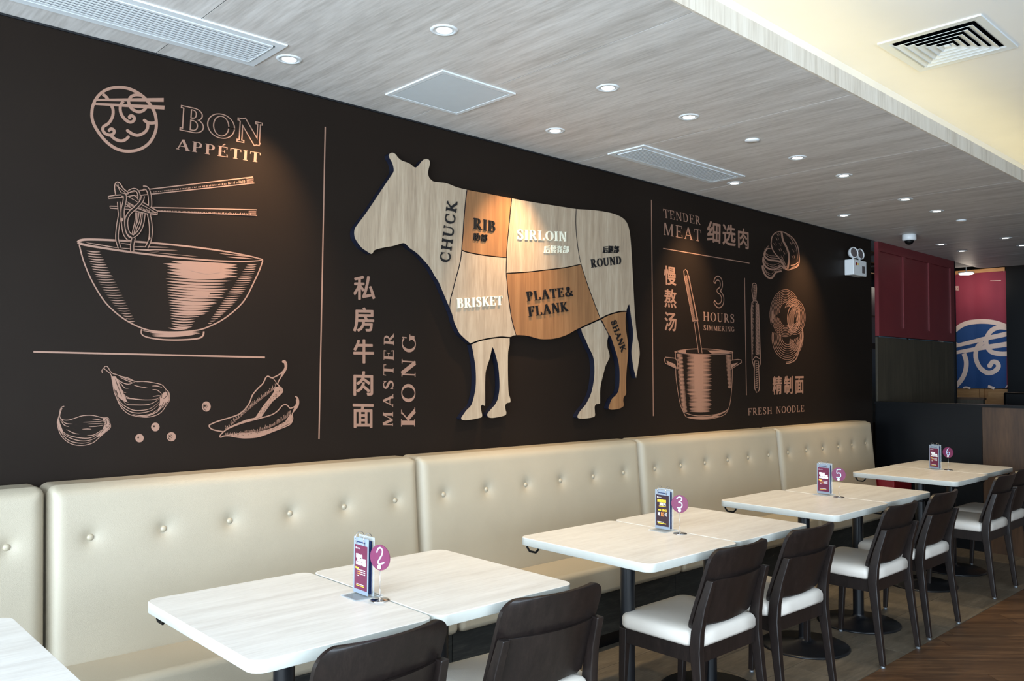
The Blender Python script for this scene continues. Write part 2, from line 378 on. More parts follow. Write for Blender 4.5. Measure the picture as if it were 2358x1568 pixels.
# --- serif lettering built from thick and thin strokes (cap height 1)
TK, TN = .17, .06
def g_line(*p): return [list(p)]
def arc(cx, cy, rx, ry, a0, a1, n=16, tk=TK, tn=TN):
    out = []
    for i in range(n+1):
        a = math.radians(a0+(a1-a0)*i/n); c = abs(math.cos(a))
        out.append((cx+rx*math.cos(a), cy+ry*math.sin(a), tn+(tk-tn)*c**1.5))
    return out
def glyph(ch, tk=TK):
    T, t = tk, TN; S = []
    def ln(x0, y0, x1, y1, w): S.append([(x0, y0, w), (x1, y1, w)])
    def sf(x, y, w=T, l=.075): ln(x-w/2-l, y, x+w/2+l, y, t)
    def stem(x, w=T, a=True, b=True):
        ln(x, 0, x, 1, w)
        if a: sf(x, 1-t/2, w)
        if b: sf(x, t/2, w)
    hx = .5-T/2
    if ch in 'AÁ':
        ln(.12, .03, .42, .97, t*1.2); ln(.43, 1.0, .78, .0, T); ln(.22, .34, .62, .34, t); sf(.12, t/2, t); sf(.78, t/2, T*.9); return S, .92
    if ch == 'B':
        stem(.19); ln(.19, 1-t/2, .40, 1-t/2, t); ln(.19, .53, .40, .53, t); ln(.19, t/2, .42, t/2, t)
        S.append(arc(.38, .755, .20, .215, 90, -90)); S.append(arc(.40, .28, .24, .25, 90, -90)); return S, .80
    if ch in 'CG':
        S.append(arc(.45, .5, .34, .475, 48, 312 if ch == 'C' else 318, 24)); ln(.73, .66, .73, .97, t)
        if ch == 'G': ln(.75, .10, .75, .42, T*.95); sf(.75, .43, T*.9, .06); return S, .92
        ln(.70, .16, .78, .28, t); return S, .84
    if ch == 'D':
        stem(.19); ln(.19, 1-t/2, .42, 1-t/2, t); ln(.19, t/2, .42, t/2, t); S.append(arc(.41, .5, .34, .47, 90, -90, 20)); return S, .90
    if ch in 'EÉF':
        stem(.19); ln(.19, 1-t/2, .66, 1-t/2, t); ln(.66, .76, .68, 1, t*1.1); ln(.19, .52, .50, .52, t); ln(.51, .40, .51, .64, t)
        if ch != 'F': ln(.19, t/2, .70, t/2, t); ln(.72, 0, .68, .27, t*1.1)
        if ch == 'É': S.append([(.34, 1.1, .05), (.52, 1.28, .11)])
        return S, (.72 if ch == 'F' else .78)
    if ch == 'H':
        stem(.19); stem(.76); ln(.19, .51, .76, .51, t); return S, .95
    if ch == 'I': stem(.20); return S, .40
    if ch == 'K':
        stem(.19); ln(.70, .97, .27, .43, t*1.2); ln(.36, .55, .78, .02, T); sf(.72, 1-t/2, t); sf(.78, t/2, T*.8); return S, .90
    if ch == 'L':
        stem(.19); ln(.19, t/2, .66, t/2, t); ln(.68, 0, .65, .28, t*1.1); return S, .74
    if ch == 'M':
        ln(.14, 0, .14, 1, t*1.1); sf(.14, t/2, t); ln(.12, 1-t/2, .24, 1-t/2, t); ln(.20, 1, .51, .04, T); ln(.51, .04, .84, 1, t*1.1)
        ln(.88, 0, .88, 1, T); sf(.88, t/2); ln(.84, 1-t/2, 1.03, 1-t/2, t); return S, 1.08
    if ch == 'N':
        ln(.16, 0, .16, 1, t*1.1); sf(.16, t/2, t); ln(.05, 1-t/2, .24, 1-t/2, t); ln(.19, 1, .76, .02, T); ln(.79, 0, .79, 1, t*1.1); sf(.79, 1-t/2, t); return S, .94
    if ch == 'O': S.append(arc(.46, .5, .36, .475, 0, 360, 32)); return S, .92
    if ch in 'PR':
        stem(.19); ln(.19, 1-t/2, .40, 1-t/2, t); ln(.19, .48, .40, .48, t); S.append(arc(.38, .725, .22, .245, 90, -90))
        if ch == 'R': ln(.38, .48, .72, .03, T); sf(.76, t/2, T*.5); return S, .86
        return S, .74
    if ch == 'S':
        p = [(.60, .74), (.50, .93), (.35, .975), (.20, .91), (.15, .76), (.24, .62), (.38, .53), (.53, .42), (.60, .27), (.54, .1), (.37, .025), (.2, .08), (.11, .28)]
        q = spline(p, 3); n = len(q)-1
        S.append([(x, y, TN+(T*1.05-TN)*math.sin(PI*i/n)**1.6) for i, (x, y) in enumerate(q)]); ln(.60, .70, .60, .98, t); ln(.11, .02, .11, .31, t); return S, .72
    if ch == 'T':
        ln(.39, 0, .39, 1, T); sf(.39, t/2); ln(.04, 1-t/2, .74, 1-t/2, t); ln(.04, 1, .02, .74, t); ln(.74, 1, .76, .74, t); return S, .78
    if ch == 'U':
        sf(.19, 1-t/2); sf(.76, 1-t/2, t); ln(.19, .35, .19, 1, T)
        q = spline([(.19, .36), (.22, .16), (.33, .05), (.50, .03), (.66, .1), (.74, .25), (.76, .4)], 3); n = len(q)-1
        S.append([(x, y, T+(t-T)*min(1, 1.6*i/n)) for i, (x, y) in enumerate(q)]); ln(.76, .36, .76, 1, t); return S, .92
    if ch == '&':
        q = spline([(.86, .54), (.74, .26), (.52, .05), (.28, .02), (.12, .14), (.12, .32), (.28, .48), (.48, .62), (.56, .80), (.48, .95), (.35, .93), (.30, .78), (.38, .55), (.58, .26), (.72, .1), (.92, .04)], 3)
        n = len(q)-1; S.append([(x, y, .075+.09*math.sin(PI*i/n*2.5)**2) for i, (x, y) in enumerate(q)]); ln(.74, .54, .96, .54, t); return S, 1.0
    if ch == '3':
        q = spline([(.08, .80), (.16, .93), (.32, .99), (.48, .92), (.52, .76), (.44, .62), (.26, .53), (.46, .47), (.60, .32), (.56, .12), (.38, .01), (.2, .03), (.07, .14)], 3)
        n = len(q)-1; S.append([(x, y, .10+.06*abs(math.sin(PI*i/n*2))) for i, (x, y) in enumerate(q)]); return S, .66
    return S, .4
def lettering(mb, text, S0, E0, T0, fn, depth=None, mi=0, grow=0.0, tk=TK, eps=(0, 0, 0), mg=.13):
    """serif word: baseline from S0 to E0, cap height towards T0, all given as 2D points mapped by fn"""
    S0, E0, T0 = [Vector(fn(*p)) for p in (S0, E0, T0)]
    u = (E0-S0); L = u.length; u.normalize(); v = T0-S0; H = v.length
    G = [glyph(c, tk) if c != ' ' else ([], .55) for c in text]
    tot = sum(g[1] for g in G); n = len(text)
    gap = (L/H - tot)/max(1, n-1); sx = 1.0
    if gap < -.06 or gap > mg: gap = max(-.06, min(mg, gap)); sx = (L/H)/(tot+gap*(n-1))
    x = 0.0; e = Vector(eps); nrm = u.cross(v).normalized()*LIFT; ks = 0
    for S, adv in G:
        for st in S:
            pts = [(p[0], p[1]) for p in st]; A, B = offs(pts, [p[2]+grow for p in st])
            if grow and pts[0] != pts[-1]:
                for Q in (A, B):
                    for i0, i1 in ((0, 1), (-1, -2)):
                        dx, dy = pts[i0][0]-pts[i1][0], pts[i0][1]-pts[i1][1]; l = math.hypot(dx, dy) or 1
                        Q[i0] = (Q[i0][0]+dx/l*grow/2, Q[i0][1]+dy/l*grow/2)
            ks += 1; f = lambda p: tuple(S0 + u*((x+p[0])*H*sx) + v*p[1] + e + nrm*(ks % 6))
            mb.strip([f(p) for p in A], [f(p) for p in B], depth, mi)
        x += adv+gap
    return mb
_glyph_cache = {}
def han(ch, bold=.02):
    if (ch, bold) in _glyph_cache: return _glyph_cache[(ch, bold)]
    cu = bpy.data.curves.new('t', 'FONT'); cu.body = ch; cu.offset = bold; cu.resolution_u = 3
    o = bpy.data.objects.new('t', cu); COL.objects.link(o); bpy.context.view_layer.update()
    me = o.to_mesh(); vs = [(v.co.x, v.co.y) for v in me.vertices]; fs = [tuple(p.vertices) for p in me.polygons]
    ed = {}
    for f in fs:
        for i in range(len(f)):
            a, b = f[i], f[(i+1) % len(f)]; ed[(a, b)] = 1
    rim = [(a, b) for (a, b) in ed if (b, a) not in ed]
    o.to_mesh_clear(); bpy.data.objects.remove(o); bpy.data.curves.remove(cu)
    if vs:
        x0 = min(v[0] for v in vs); x1 = max(v[0] for v in vs); y0 = min(v[1] for v in vs); y1 = max(v[1] for v in vs)
        vs = [((v[0]-x0)/(x1-x0), (v[1]-y0)/(y1-y0)) for v in vs]
    _glyph_cache[(ch, bold)] = (vs, fs, rim); return _glyph_cache[(ch, bold)]
def hanzi(mb, ch, BL, BR, TL, fn, depth=None, mi=0, bold=.02):
    a, b, c = [Vector(fn(*p)) for p in (BL, BR, TL)]
    vs, fs, rim = han(ch, 0.0)
    nrm = (b-a).cross(c-a).normalized()*LIFT; k = 0
    w = bold*1.15   # heavier weight: the same glyph laid down with small shifts
    for dx, dy in ((0, 0), (-w, 0), (w, 0), (0, w*.8), (0, -w*.8), (w*.7, w*.6), (-w*.7, -w*.6), (w*.7, -w*.6), (-w*.7, w*.6)):
        V = [tuple(a + (b-a)*(w+x*(1-2*w)+dx) + (c-a)*(w+y*(1-2*w)+dy) + nrm*k) for x, y in vs]; mb.add(V, fs, mi); k += 1
        if depth:
            d = Vector(depth); n = len(V)
            mb.add(V+[tuple(Vector(p)+d) for p in V], [(i, j, n+j, n+i) for i, j in rim], mi)
    return mb

# logo (roundel of noodles and chopsticks)
def roundel(A, w=55, ring=True):
    c = [(245, 740), (262, 590), (330, 440), (450, 320), (600, 258), (760, 243), (920, 270), (1080, 345), (1210, 445), (1310, 570), (1380, 700), (1410, 850), (1405, 1000), (1350, 1150), (1250, 1280), (1090, 1370), (900, 1398), (720, 1365), (560, 1270), (430, 1140), (320, 980), (262, 850), (245, 740)]
    if ring: A.line(c, w)
    A.line([(310, 470), (1545, 470)], (40, 72), smooth=False); A.line([(290, 542), (1558, 610)], (38, 72), smooth=False)
    A.line([(440, 370), (490, 400), (545, 470)], w); A.line([(600, 570), (628, 640), (628, 740), (595, 830), (535, 905), (460, 950), (445, 1010), (480, 1070), (560, 1105), (625, 1090), (652, 1045), (630, 1005), (590, 995), (560, 1020)], w)
    A.line([(585, 1105), (670, 1180), (770, 1210), (850, 1190), (905, 1140)], w)
    A.line([(820, 495), (775, 545), (758, 630), (780, 730), (840, 815), (910, 865), (970, 868), (1012, 830), (1010, 785), (965, 755), (925, 772), (930, 795)], w)
    A.line([(1130, 385), (1040, 380), (960, 410), (915, 480), (925, 560), (980, 640), (1090, 688), (1180, 660), (1225, 610)], w)
    A.line([(1195, 840), (1260, 880), (1330, 890), (1400, 880)], w); A.line([(1258, 885), (1252, 980), (1195, 1060), (1080, 1110), (980, 1085), (890, 1025)], w)
    for x, y in ((1195, 840), (890, 1025), (905, 1140), (930, 795), (560, 1020)): A.disc(x, y, w/2, w/2)
A = Art(cLogo); roundel(A); A.build('roundel_print')
# BON APPETIT
A = Art(cTop); fn = lambda x, y: onY(*cTop(x, y), A.y)
lettering(A.mb, 'BON', (1206, 866), (1752, 975), (1216, 708), fn, grow=.07, tk=.22, mg=.07)
A.layer(); lettering(A.mb, 'BON', (1206, 866), (1752, 975), (1216, 708), fn, mi=1, grow=-.012, tk=.22, mg=.07)
A.build('outlined_lettering')
A = Art(cTop); lettering(A.mb, 'APPÉTIT', (1176, 996), (1740, 1088), (1180, 926), fn, tk=.19); A.build('lettering')
# divider lines
def rule(a, b, w):
    A = Art(crop(0, 0, 1)); A.line([a, b], w, smooth=False); A.build('divider_line')
rule((749, 292), (734.5, 1011), 3.0); rule((77, 810), (610, 823), 4.0); rule((1500, 460), (1504.5, 958), 1.8)
rule((1527, 572), (1726, 606), 2.0); rule((1714.5, 640), (1719, 910), 1.5)

# chopsticks and noodles
A = Art(cChop)
def outl(A, P, w, close=True, smooth=False, fillmi=1):
    if fillmi is not None: A.fill(P, fillmi, smooth=smooth)
    A.layer(); A.line(list(P)+([P[0]] if close else []), w, smooth=smooth)
outl(A, [(115, 378), (320, 335), (620, 285), (2132, 105), (2150, 190), (620, 355), (330, 390), (122, 405)], 15)
outl(A, [(140, 512), (720, 528), (2182, 562), (2188, 642), (800, 582), (145, 540)], 13)
for i in range(70):
    x = 760+i*19+random.uniform(-6, 6); h = 8+22*(i/70)**1.5*random.uniform(.4, 1.3)
    yb = 338-(x-620)*.1075; A.line([(x, yb-3), (x, yb-8-h)], 9, smooth=False)
    yb = 580+(x-800)*.044; A.line([(x+20, yb-3), (x+20, yb-6-h*.7)], 9, smooth=False)
for k in range(5):
    A.line([(2040, 128+k*15), (2135, 118+k*15)], 5, smooth=False); A.line([(2070, 582+k*13), (2175, 584+k*13)], 5, smooth=False)
A.layer()
outl(A, [(220, 360), (205, 260), (215, 195), (245, 175), (280, 195), (330, 270), (400, 330), (330, 350)], 14, smooth=True)
for i in range(12): A.line([(222+i*12, 200+i*12), (232+i*14, 235+i*10)], 5, smooth=False)
A.line([(250, 200), (265, 270), (300, 330)], 10)
outl(A, [(375, 380), (480, 360), (560, 440), (640, 480), (730, 540), (800, 575), (800, 625), (720, 635), (620, 610), (480, 575), (360, 480)], 14, smooth=False)
for i in range(26):
    t = i/25; x = 395+t*370; y = 375+t*215; A.line([(x, y), (x+18, y+14+10*random.random())], 6, smooth=False)
for i in range(22):
    t = i/21; x = 380+t*300; y = 500+t*105; A.line([(x, y), (x+14, y-26-16*random.random())], 7, smooth=False)
A.line([(380, 450), (470, 510), (600, 570), (700, 605), (790, 600)], 10)
def noodle(P, w):
    A.layer(); A.line(P, w); A.layer(); A.line(P, w-24, 1)
noodle([(275, 1095), (238, 960), (252, 780), (275, 640), (270, 560), (262, 450)], 50)
noodle([(560, 600), (540, 720), (500, 820), (478, 920)], 40); noodle([(505, 600), (500, 720), (470, 850), (458, 920)], 36)
noodle([(612, 610), (590, 760), (540, 870), (470, 930), (440, 930)], 50)
noodle([(300, 350), (345, 365), (342, 450), (318, 560), (318, 680), (330, 810), (350, 900), (400, 965), (450, 960)], 56)
noodle([(600, 370), (580, 440), (500, 530), (420, 600), (372, 690), (370, 800), (400, 890), (460, 935)], 54)
noodle([(470, 955), (450, 1050), (450, 1142)], 58)
noodle([(600, 255), (655, 265), (690, 350), (700, 480), (692, 520)], 56); noodle([(680, 620), (705, 760), (708, 900), (690, 1000), (650, 1090)], 52)
noodle([(400, 310), (470, 280), (520, 300), (545, 360), (540, 420)], 44)
A.disc(310, 700, 14, 24); A.disc(692, 958, 12, 22)
A.build('noodle_print')
# bowl
A = Art(cBowl)
A.line([(92, 140), (120, 117), (200, 106), (400, 110), (700, 126), (1100, 158), (1500, 203), (1800, 247), (2050, 296), (2190, 333)], (30, 12))
A.line([(92, 140), (170, 165), (400, 205), (800, 262), (1200, 307), (1600, 342), (1900, 353), (2100, 348), (2190, 333)], (28, 10))
A.line([(110, 165), (150, 320), (210, 480), (290, 640), (400, 810), (520, 930), (650, 1025), (800, 1100), (950, 1140), (1200, 1152), (1450, 1130), (1600, 1080), (1750, 1000), (1900, 880), (2000, 760), (2100, 560), (2150, 450), (2188, 340)], 15)
A.line([(815, 1118), (812, 1165), (850, 1200), (950, 1225), (1100, 1240), (1280, 1240), (1450, 1225), (1508, 1195), (1520, 1145)], (12, 20))
for (a, b, c, d, w) in [(820, 1135, 1150, 1165, 12), (910, 1160, 1490, 1150, 26), (930, 1185, 1480, 1165, 24), (945, 1200, 1420, 1180, 20), (1050, 1170, 1380, 1165, 34)]: A.lens(a, b, c, d, w, 8)
RX = [(350, 1150, 1900), (378, 1058, 1905), (412, 1105, 1905), (446, 1105, 1905), (480, 1100, 1900), (514, 1100, 1780), (547, 1085, 1840), (580, 1100, 1760), (613, 1095, 1780), (643, 1098, 1795), (672, 1102, 1765), (702, 1105, 1745), (732, 1108, 1750), (762, 1112, 1690), (792, 1115, 1665), (822, 1120, 1670), (850, 1125, 1630), (880, 1128, 1590), (910, 1130, 1585), (938, 1132, 1540), (966, 1138, 1470), (995, 1140, 1430), (1026, 1145, 1420), (1056, 1150, 1400), (1084, 1155, 1390), (1104, 1112, 1345)]
for i, (y, a, b) in enumerate(RX):
    w = 48 if y < 500 else (27 if y < 950 else 17)
    dy = 44 if y < 500 else (28 if y < 800 else 8)
    A.lens(a, y, b, y+dy, w, 12)
A.fill([(1400, 380), (1720, 390), (1700, 480), (1550, 500), (1380, 460)]); A.fill([(1350, 690), (1600, 690), (1560, 760), (1400, 740)])
for i in range(28):
    t = i/27; x0 = 190+t*t*300+t*170; x1 = 350+t*395; y = 232+t*795; A.lens(x0, y, x1, y+(14 if i < 10 else 2), 14 if i < 11 else 9, 6)
for i in range(27):
    t = i/26; y = 392+t*660; x1 = 2118-t*t*380-t*120; x0 = 2005-t*440; A.lens(x0, y, x1, y-4, 12, 3)
for (a, b, c, d, w) in [(180, 138, 570, 205, 12), (560, 200, 1020, 242, 12), (720, 185, 1130, 195, 14), (700, 215, 1225, 228, 10), (900, 248, 1460, 300, 6), (1690, 262, 2045, 300, 10), (1770, 300, 2090, 326, 14), (570, 145, 760, 172, 10)]: A.lens(a, b, c, d, w)
A.build('bowl_print')
# garlic bulbs and peppercorns
A = Art(cGar)
A.line([(895, 275), (888, 235), (910, 205), (950, 165), (990, 185), (1020, 240), (1065, 285), (1120, 300), (1200, 330), (1320, 360), (1440, 415), (1560, 415), (1700, 430), (1860, 465), (1920, 520), (1950, 560), (1985, 590), (1998, 660), (1990, 740), (1940, 810), (1880, 900), (1800, 960), (1700, 992), (1600, 1003), (1450, 985), (1340, 955), (1250, 890), (1180, 800), (1130, 690), (1090, 590), (1070, 480), (1050, 370), (1035, 300), (980, 250), (925, 205)], 12)
fan = [[(1090, 330), (1200, 420), (1320, 460), (1440, 420)], [(1090, 340), (1190, 440), (1260, 520), (1330, 530)], [(1090, 360), (1170, 480), (1230, 580), (1290, 600)], [(1095, 380), (1180, 540), (1270, 650), (1360, 690)], [(1100, 390), (1170, 560), (1280, 680), (1400, 700), (1600, 718), (1780, 705), (1860, 650)], [(1090, 420), (1140, 580), (1230, 720), (1330, 760)], [(1230, 730), (1300, 790), (1430, 800), (1620, 798), (1740, 760), (1840, 690)], [(1090, 470), (1150, 680), (1240, 800), (1400, 885), (1560, 888), (1700, 850), (1850, 730)], [(1090, 500), (1130, 680), (1230, 830), (1380, 920), (1550, 930), (1720, 880), (1860, 750)], [(1380, 950), (1550, 975), (1730, 930), (1880, 790)], [(1450, 970), (1620, 985), (1800, 910), (1920, 780)], [(1160, 320), (1290, 370), (1430, 420)], [(1180, 345), (1300, 400), (1400, 440)], [(1710, 548), (1800, 560), (1870, 620)], [(1720, 665), (1800, 650), (1860, 650)], [(1400, 470), (1500, 500), (1640, 522)], [(1700, 490), (1800, 490), (1880, 520)], [(1420, 930), (1500, 935), (1570, 930)]]
for q in fan: A.line(q, 14, taper=True)
for i in range(26):
    t = i/25; A.lens(1080+t*70, 330+t*330, 1160+t*150, 420+t*330, 22, 10)
A.fill([(1050, 330), (1110, 330), (1170, 420), (1140, 560), (1100, 560), (1065, 450)]); A.fill([(1870, 620), (1930, 570), (1985, 600), (1990, 720), (1900, 830), (1800, 900), (1840, 760), (1840, 680)])
A.layer(); A.line([(1870, 690), (1880, 610), (1950, 580), (1960, 640), (1900, 700)], 9, 1); A.line([(1900, 760), (1860, 850)], 8, 1); A.line([(1940, 760), (1900, 820)], 8, 1); A.line([(1860, 800), (1780, 890)], 8, 1)
for i in range(8): A.line([(1110+i*8, 380+i*22), (1130+i*12, 450+i*30)], 6, 1)
A.build('garlic_print')
A = Art(cGar)
A.line([(270, 822), (230, 835), (205, 880), (190, 960), (175, 1010), (155, 1080), (165, 1160), (190, 1240), (240, 1330), (330, 1410), (440, 1455), (550, 1465), (660, 1450), (760, 1410), (850, 1330), (940, 1250), (1015, 1190), (1030, 1140), (1005, 1050), (985, 1012), (900, 1010), (800, 985), (700, 970), (560, 980), (440, 1020), (330, 1050), (240, 1040), (198, 990), (215, 900), (235, 850)], 12)
for q in [[(180, 1040), (200, 1180), (320, 1290), (520, 1340), (700, 1340), (850, 1260), (950, 1190)], [(175, 1080), (220, 1230), (340, 1330), (540, 1390), (720, 1370), (860, 1290)], [(200, 1040), (270, 1130), (350, 1160)], [(200, 1020), (290, 1100), (420, 1115)], [(570, 1085), (720, 1080), (900, 1070)], [(630, 1115), (780, 1110), (920, 1110)], [(670, 1160), (800, 1150), (920, 1130)], [(720, 1030), (820, 1040), (910, 1060)], [(180, 1100), (240, 1280), (360, 1390), (560, 1430), (720, 1400)], [(560, 1200), (650, 1195), (720, 1200)], [(400, 1190), (450, 1200)], [(390, 1140), (480, 1130)], [(300, 1200), (420, 1260), (520, 1280)], [(640, 1300), (760, 1290), (900, 1200)]]: A.line(q, 13, taper=True)
A.fill([(158, 1080), (185, 1010), (200, 1100), (250, 1230), (220, 1260), (180, 1190)]); A.fill([(900, 1020), (985, 1015), (1025, 1140), (1000, 1190), (860, 1310), (780, 1340), (900, 1200), (930, 1120)])
A.layer()
for i in range(14):
    a = 2*PI*i/14; A.disc(975+38*math.cos(a), 1095+70*math.sin(a), 6, 8, 1, 6)
A.line([(965, 1060), (965, 1120)], 8, 1); A.line([(870, 1260), (930, 1190)], 7, 1)
A.build('garlic_print')
for cr, x, y, rx, ry in ((cGar, 1505, 1345, 70, 70), (cGar, 1765, 1162, 70, 72), (cGar, 2028, 1322, 76, 76), (cChi, 275, 908, 80, 92)):
    A = Art(cr); A.disc(x, y, rx, ry); A.layer(); A.disc(x-rx*.3, y-ry*.15, rx*.18, ry*.24, 1, 10)
    if rx > 75: A.line([(x-rx*.6, y-ry*.4), (x-rx*.65, y+ry*.2), (x-rx*.2, y+ry*.75)], 9, 1); A.line([(x-rx*.1, y-ry*.5), (x+rx*.2, y), (x-rx*.1, y+ry*.3)], 6, 1)
    A.build('peppercorn_print')
# chillies
A = Art(cChi)
A.line([(1650, 105), (1665, 85), (1700, 90), (1725, 140), (1720, 220), (1680, 300), (1610, 400), (1565, 490), (1590, 540), (1640, 585), (1650, 640), (1600, 700), (1470, 810), (1370, 940), (1250, 1110)], 20)
A.line([(1690, 130), (1695, 215), (1620, 310), (1470, 390), (1390, 362), (1345, 395), (1300, 490), (1200, 590), (1110, 700), (1060, 830), (980, 950), (860, 1050), (700, 1110), (500, 1170), (375, 1220), (325, 1255), (360, 1310), (450, 1342), (590, 1365)], 22)
A.fill([(1660, 90), (1705, 95), (1725, 140), (1722, 220), (1690, 290), (1600, 400), (1640, 300), (1700, 220), (1695, 140), (1655, 115)]); A.disc(1665, 100, 24, 24)
A.line([(1470, 395), (1520, 450), (1560, 520)], 12)
A.fill([(1510, 565), (1575, 545), (1640, 600), (1640, 665), (1470, 805), (1350, 950), (1245, 1105), (1150, 1120), (1230, 1000), (1320, 870), (1420, 750), (1490, 650)])
A.fill([(1245, 1105), (1150, 1110), (980, 1150), (700, 1270), (640, 1320), (760, 1265), (950, 1195)])
for i in range(60):
    t = i/59; x = 1500-t*900; y = 520+t*760-240*math.sin(t*PI)*.35+60*math.sin(t*PI)
    l = 70*random.uniform(.5, 1.2); A.line([(x+30, y+60), (x+10+random.uniform(-14, 14), y+60-l)], 7, smooth=False)
A.line([(1875, 725), (1925, 755), (1943, 830), (1920, 920), (1830, 1030), (1835, 1130), (1805, 1210), (1730, 1260), (1500, 1350), (1230, 1450), (1000, 1475), (850, 1465), (700, 1440), (600, 1440), (535, 1463), (520, 1440), (565, 1385), (650, 1320), (780, 1260), (950, 1200), (1250, 1120), (1450, 1060), (1560, 990), (1640, 900), (1700, 872), (1745, 895), (1790, 940), (1870, 908), (1905, 850), (1900, 780)], 20)
A.fill([(1875, 725), (1925, 755), (1943, 830), (1920, 920), (1850, 1000), (1830, 1020), (1860, 930), (1905, 850), (1905, 770)])
A.fill([(560, 1435), (800, 1395), (1100, 1375), (1300, 1345), (1500, 1285), (1700, 1180), (1790, 1040), (1825, 1080), (1815, 1200), (1500, 1345), (1230, 1445), (1000, 1470), (700, 1435)])
for i in range(62):
    t = i/61; x = 620+t*1180; y = 1420-t*40-t**3*330; l = (40+60*t)*random.uniform(.5, 1.1)
    A.line([(x, y), (x+random.uniform(-4, 14), y-l)], 7, smooth=False)
A.layer()
for i in range(50): 
    t = random.random(); A.disc(700+t*1050, 1430-t*60-t**3*200+random.uniform(-20, 20), 4, 9, 1, 5)
for i in range(40):
    t = random.random(); A.disc(1590-t*330+random.uniform(-30, 30), 620+t*420+random.uniform(-20, 20), 4, 9, 1, 5)
A.build('chilli_print')
# vertical characters, MASTER KONG
A = Art(cV); fv = lambda x, y: onY(*cV(x, y), A.y)
for ch, x0, x1, y0, y1 in (('私', 98, 306, 58, 292), ('房', 95, 296, 358, 595), ('牛', 97, 294, 662, 897), ('肉', 98, 286, 965, 1203), ('面', 91, 290, 1275, 1510)):
    hanzi(A.mb, ch, (x0, y1), (x1, y1), (x0, y0), fv, bold=.022)
A.build('character_lettering')
A = Art(cV); lettering(A.mb, 'MASTER', (474, 1497), (484, 612), (378, 1497), fv, tk=.19, mg=.3); A.build('lettering')
A = Art(cV); lettering(A.mb, 'KONG', (684, 1497), (692, 622), (551, 1497), fv, tk=.21, mg=.28); A.build('lettering')
# right-hand group
A = Art(cR1); fr = lambda x, y: onY(*cR1(x, y), A.y)
lettering(A.mb, 'TENDER', (176, 316), (706, 422), (166, 190), fr, tk=.13); A.build('lettering')
A = Art(cR1); lettering(A.mb, 'MEAT', (170, 562), (712, 662), (168, 386), fr, tk=.14); A.build('lettering')
A = Art(cR1)
for ch, bl, br, tl in (('细', (792, 658), (985, 696), (796, 350)), ('选', (1016, 704), (1203, 735), (1016, 392)), ('肉', (1240, 752), (1392, 776), (1236, 455))): hanzi(A.mb, ch, bl, br, tl, fr, bold=.022)
A.build('character_lettering')
A = Art(cR2); f2 = lambda x, y: onY(*cR2(x, y), A.y)
for ch, bl, br, tl in (('慢', (118, 264), (230, 277), (115, 82)), ('熬', (120, 474), (232, 484), (119, 297)), ('汤', (121, 690), (232, 698), (121, 512))): hanzi(A.mb, ch, bl, br, tl, f2, bold=.022)
A.build('character_lettering')
A = Art(cR2); lettering(A.mb, '3', (572, 452), (668, 468), (572, 190), f2, grow=.03); A.layer(); lettering(A.mb, '3', (572, 452), (668, 468), (572, 190), f2, mi=1, grow=-.05); A.build('outlined_lettering')
A = Art(cR2); lettering(A.mb, 'HOURS', (479, 597), (770, 618), (477, 514), f2, tk=.17); A.build('lettering')
A = Art(cR2); lettering(A.mb, 'SIMMERING', (482, 684), (770, 698), (481, 638), f2, tk=.17); A.build('lettering')
A = Art(cR2)
for ch, bl, br, tl in (('精', (1120, 1284), (1208, 1279), (1121, 1110)), ('制', (1228, 1280), (1309, 1276), (1228, 1108)), ('面', (1330, 1276), (1410, 1272), (1330, 1110))): hanzi(A.mb, ch, bl, br, tl, f2, bold=.022)
A.build('character_lettering')
A = Art(cR2); lettering(A.mb, 'FRESH NOODLE', (894, 1474), (1416, 1438), (893, 1408), f2, tk=.14); A.build('lettering')
# ladle
A = Art(cR2)
outl(A, [(300, 135), (315, 122), (330, 135), (345, 190), (432, 600), (385, 606), (305, 190)], 7)
outl(A, [(395, 610), (428, 605), (470, 900), (437, 897)], 6)
A.layer()
for i in range(52):
    t = i/51; x = 310+t*78; y = 185+t*415; A.line([(x, y), (x+20, y-8)], 5, smooth=False); A.line([(x+34, y-2), (x+42, y+4)], 4, smooth=False)
A.line([(385, 598), (432, 592)], 10, smooth=False)
A.build('ladle_print')
# pot
A = Art(cR2)
A.line([(213, 885), (300, 866), (440, 857), (600, 864), (753, 886), (700, 902), (560, 910), (400, 907), (260, 896), (213, 885)], 7)
A.line([(222, 890), (224, 1000), (228, 1120), (245, 1250), (268, 1370), (300, 1450), (330, 1490), (420, 1508), (540, 1506), (650, 1480), (700, 1440), (730, 1350), (745, 1200), (750, 1050), (750, 890)], 5)
A.line([(300, 1445), (400, 1475), (520, 1475), (640, 1455), (705, 1420)], 7); A.lens(330, 1490, 640, 1478, 22, 12); A.lens(560, 1480, 700, 1430, 16, 6)
for i in range(42):
    t = i/41; y = 914+t*520; w = 13; x0 = 328+(18 if t > .7 else 0)+random.uniform(-6, 6)+30*max(0, t-.8); x1 = 556+random.uniform(-12, 8)-(20*max(0, t-.8)); A.lens(x0, y, x1, y+3, w, 2)
A.fill([(380, 920), (500, 920), (500, 1400), (410, 1380)][:0] or [(395, 930), (480, 930), (480, 1240), (400, 1240)])
for i in range(44):
    t = i/43; y = 905+t*525; x0 = 232+t*38+12*t*t; A.lens(x0, y, x0+60-t*8, y+8, 10, 2)
for i in range(26):
    t = i/25; y = 915+t*300; x0 = 684+t*24; A.lens(x0, y, 738+4*t, y+2, 9, 1)
A.fill([(520, 872), (640, 872), (740, 886), (700, 898), (560, 903)]); A.fill([(235, 878), (320, 868), (318, 898), (260, 893)])
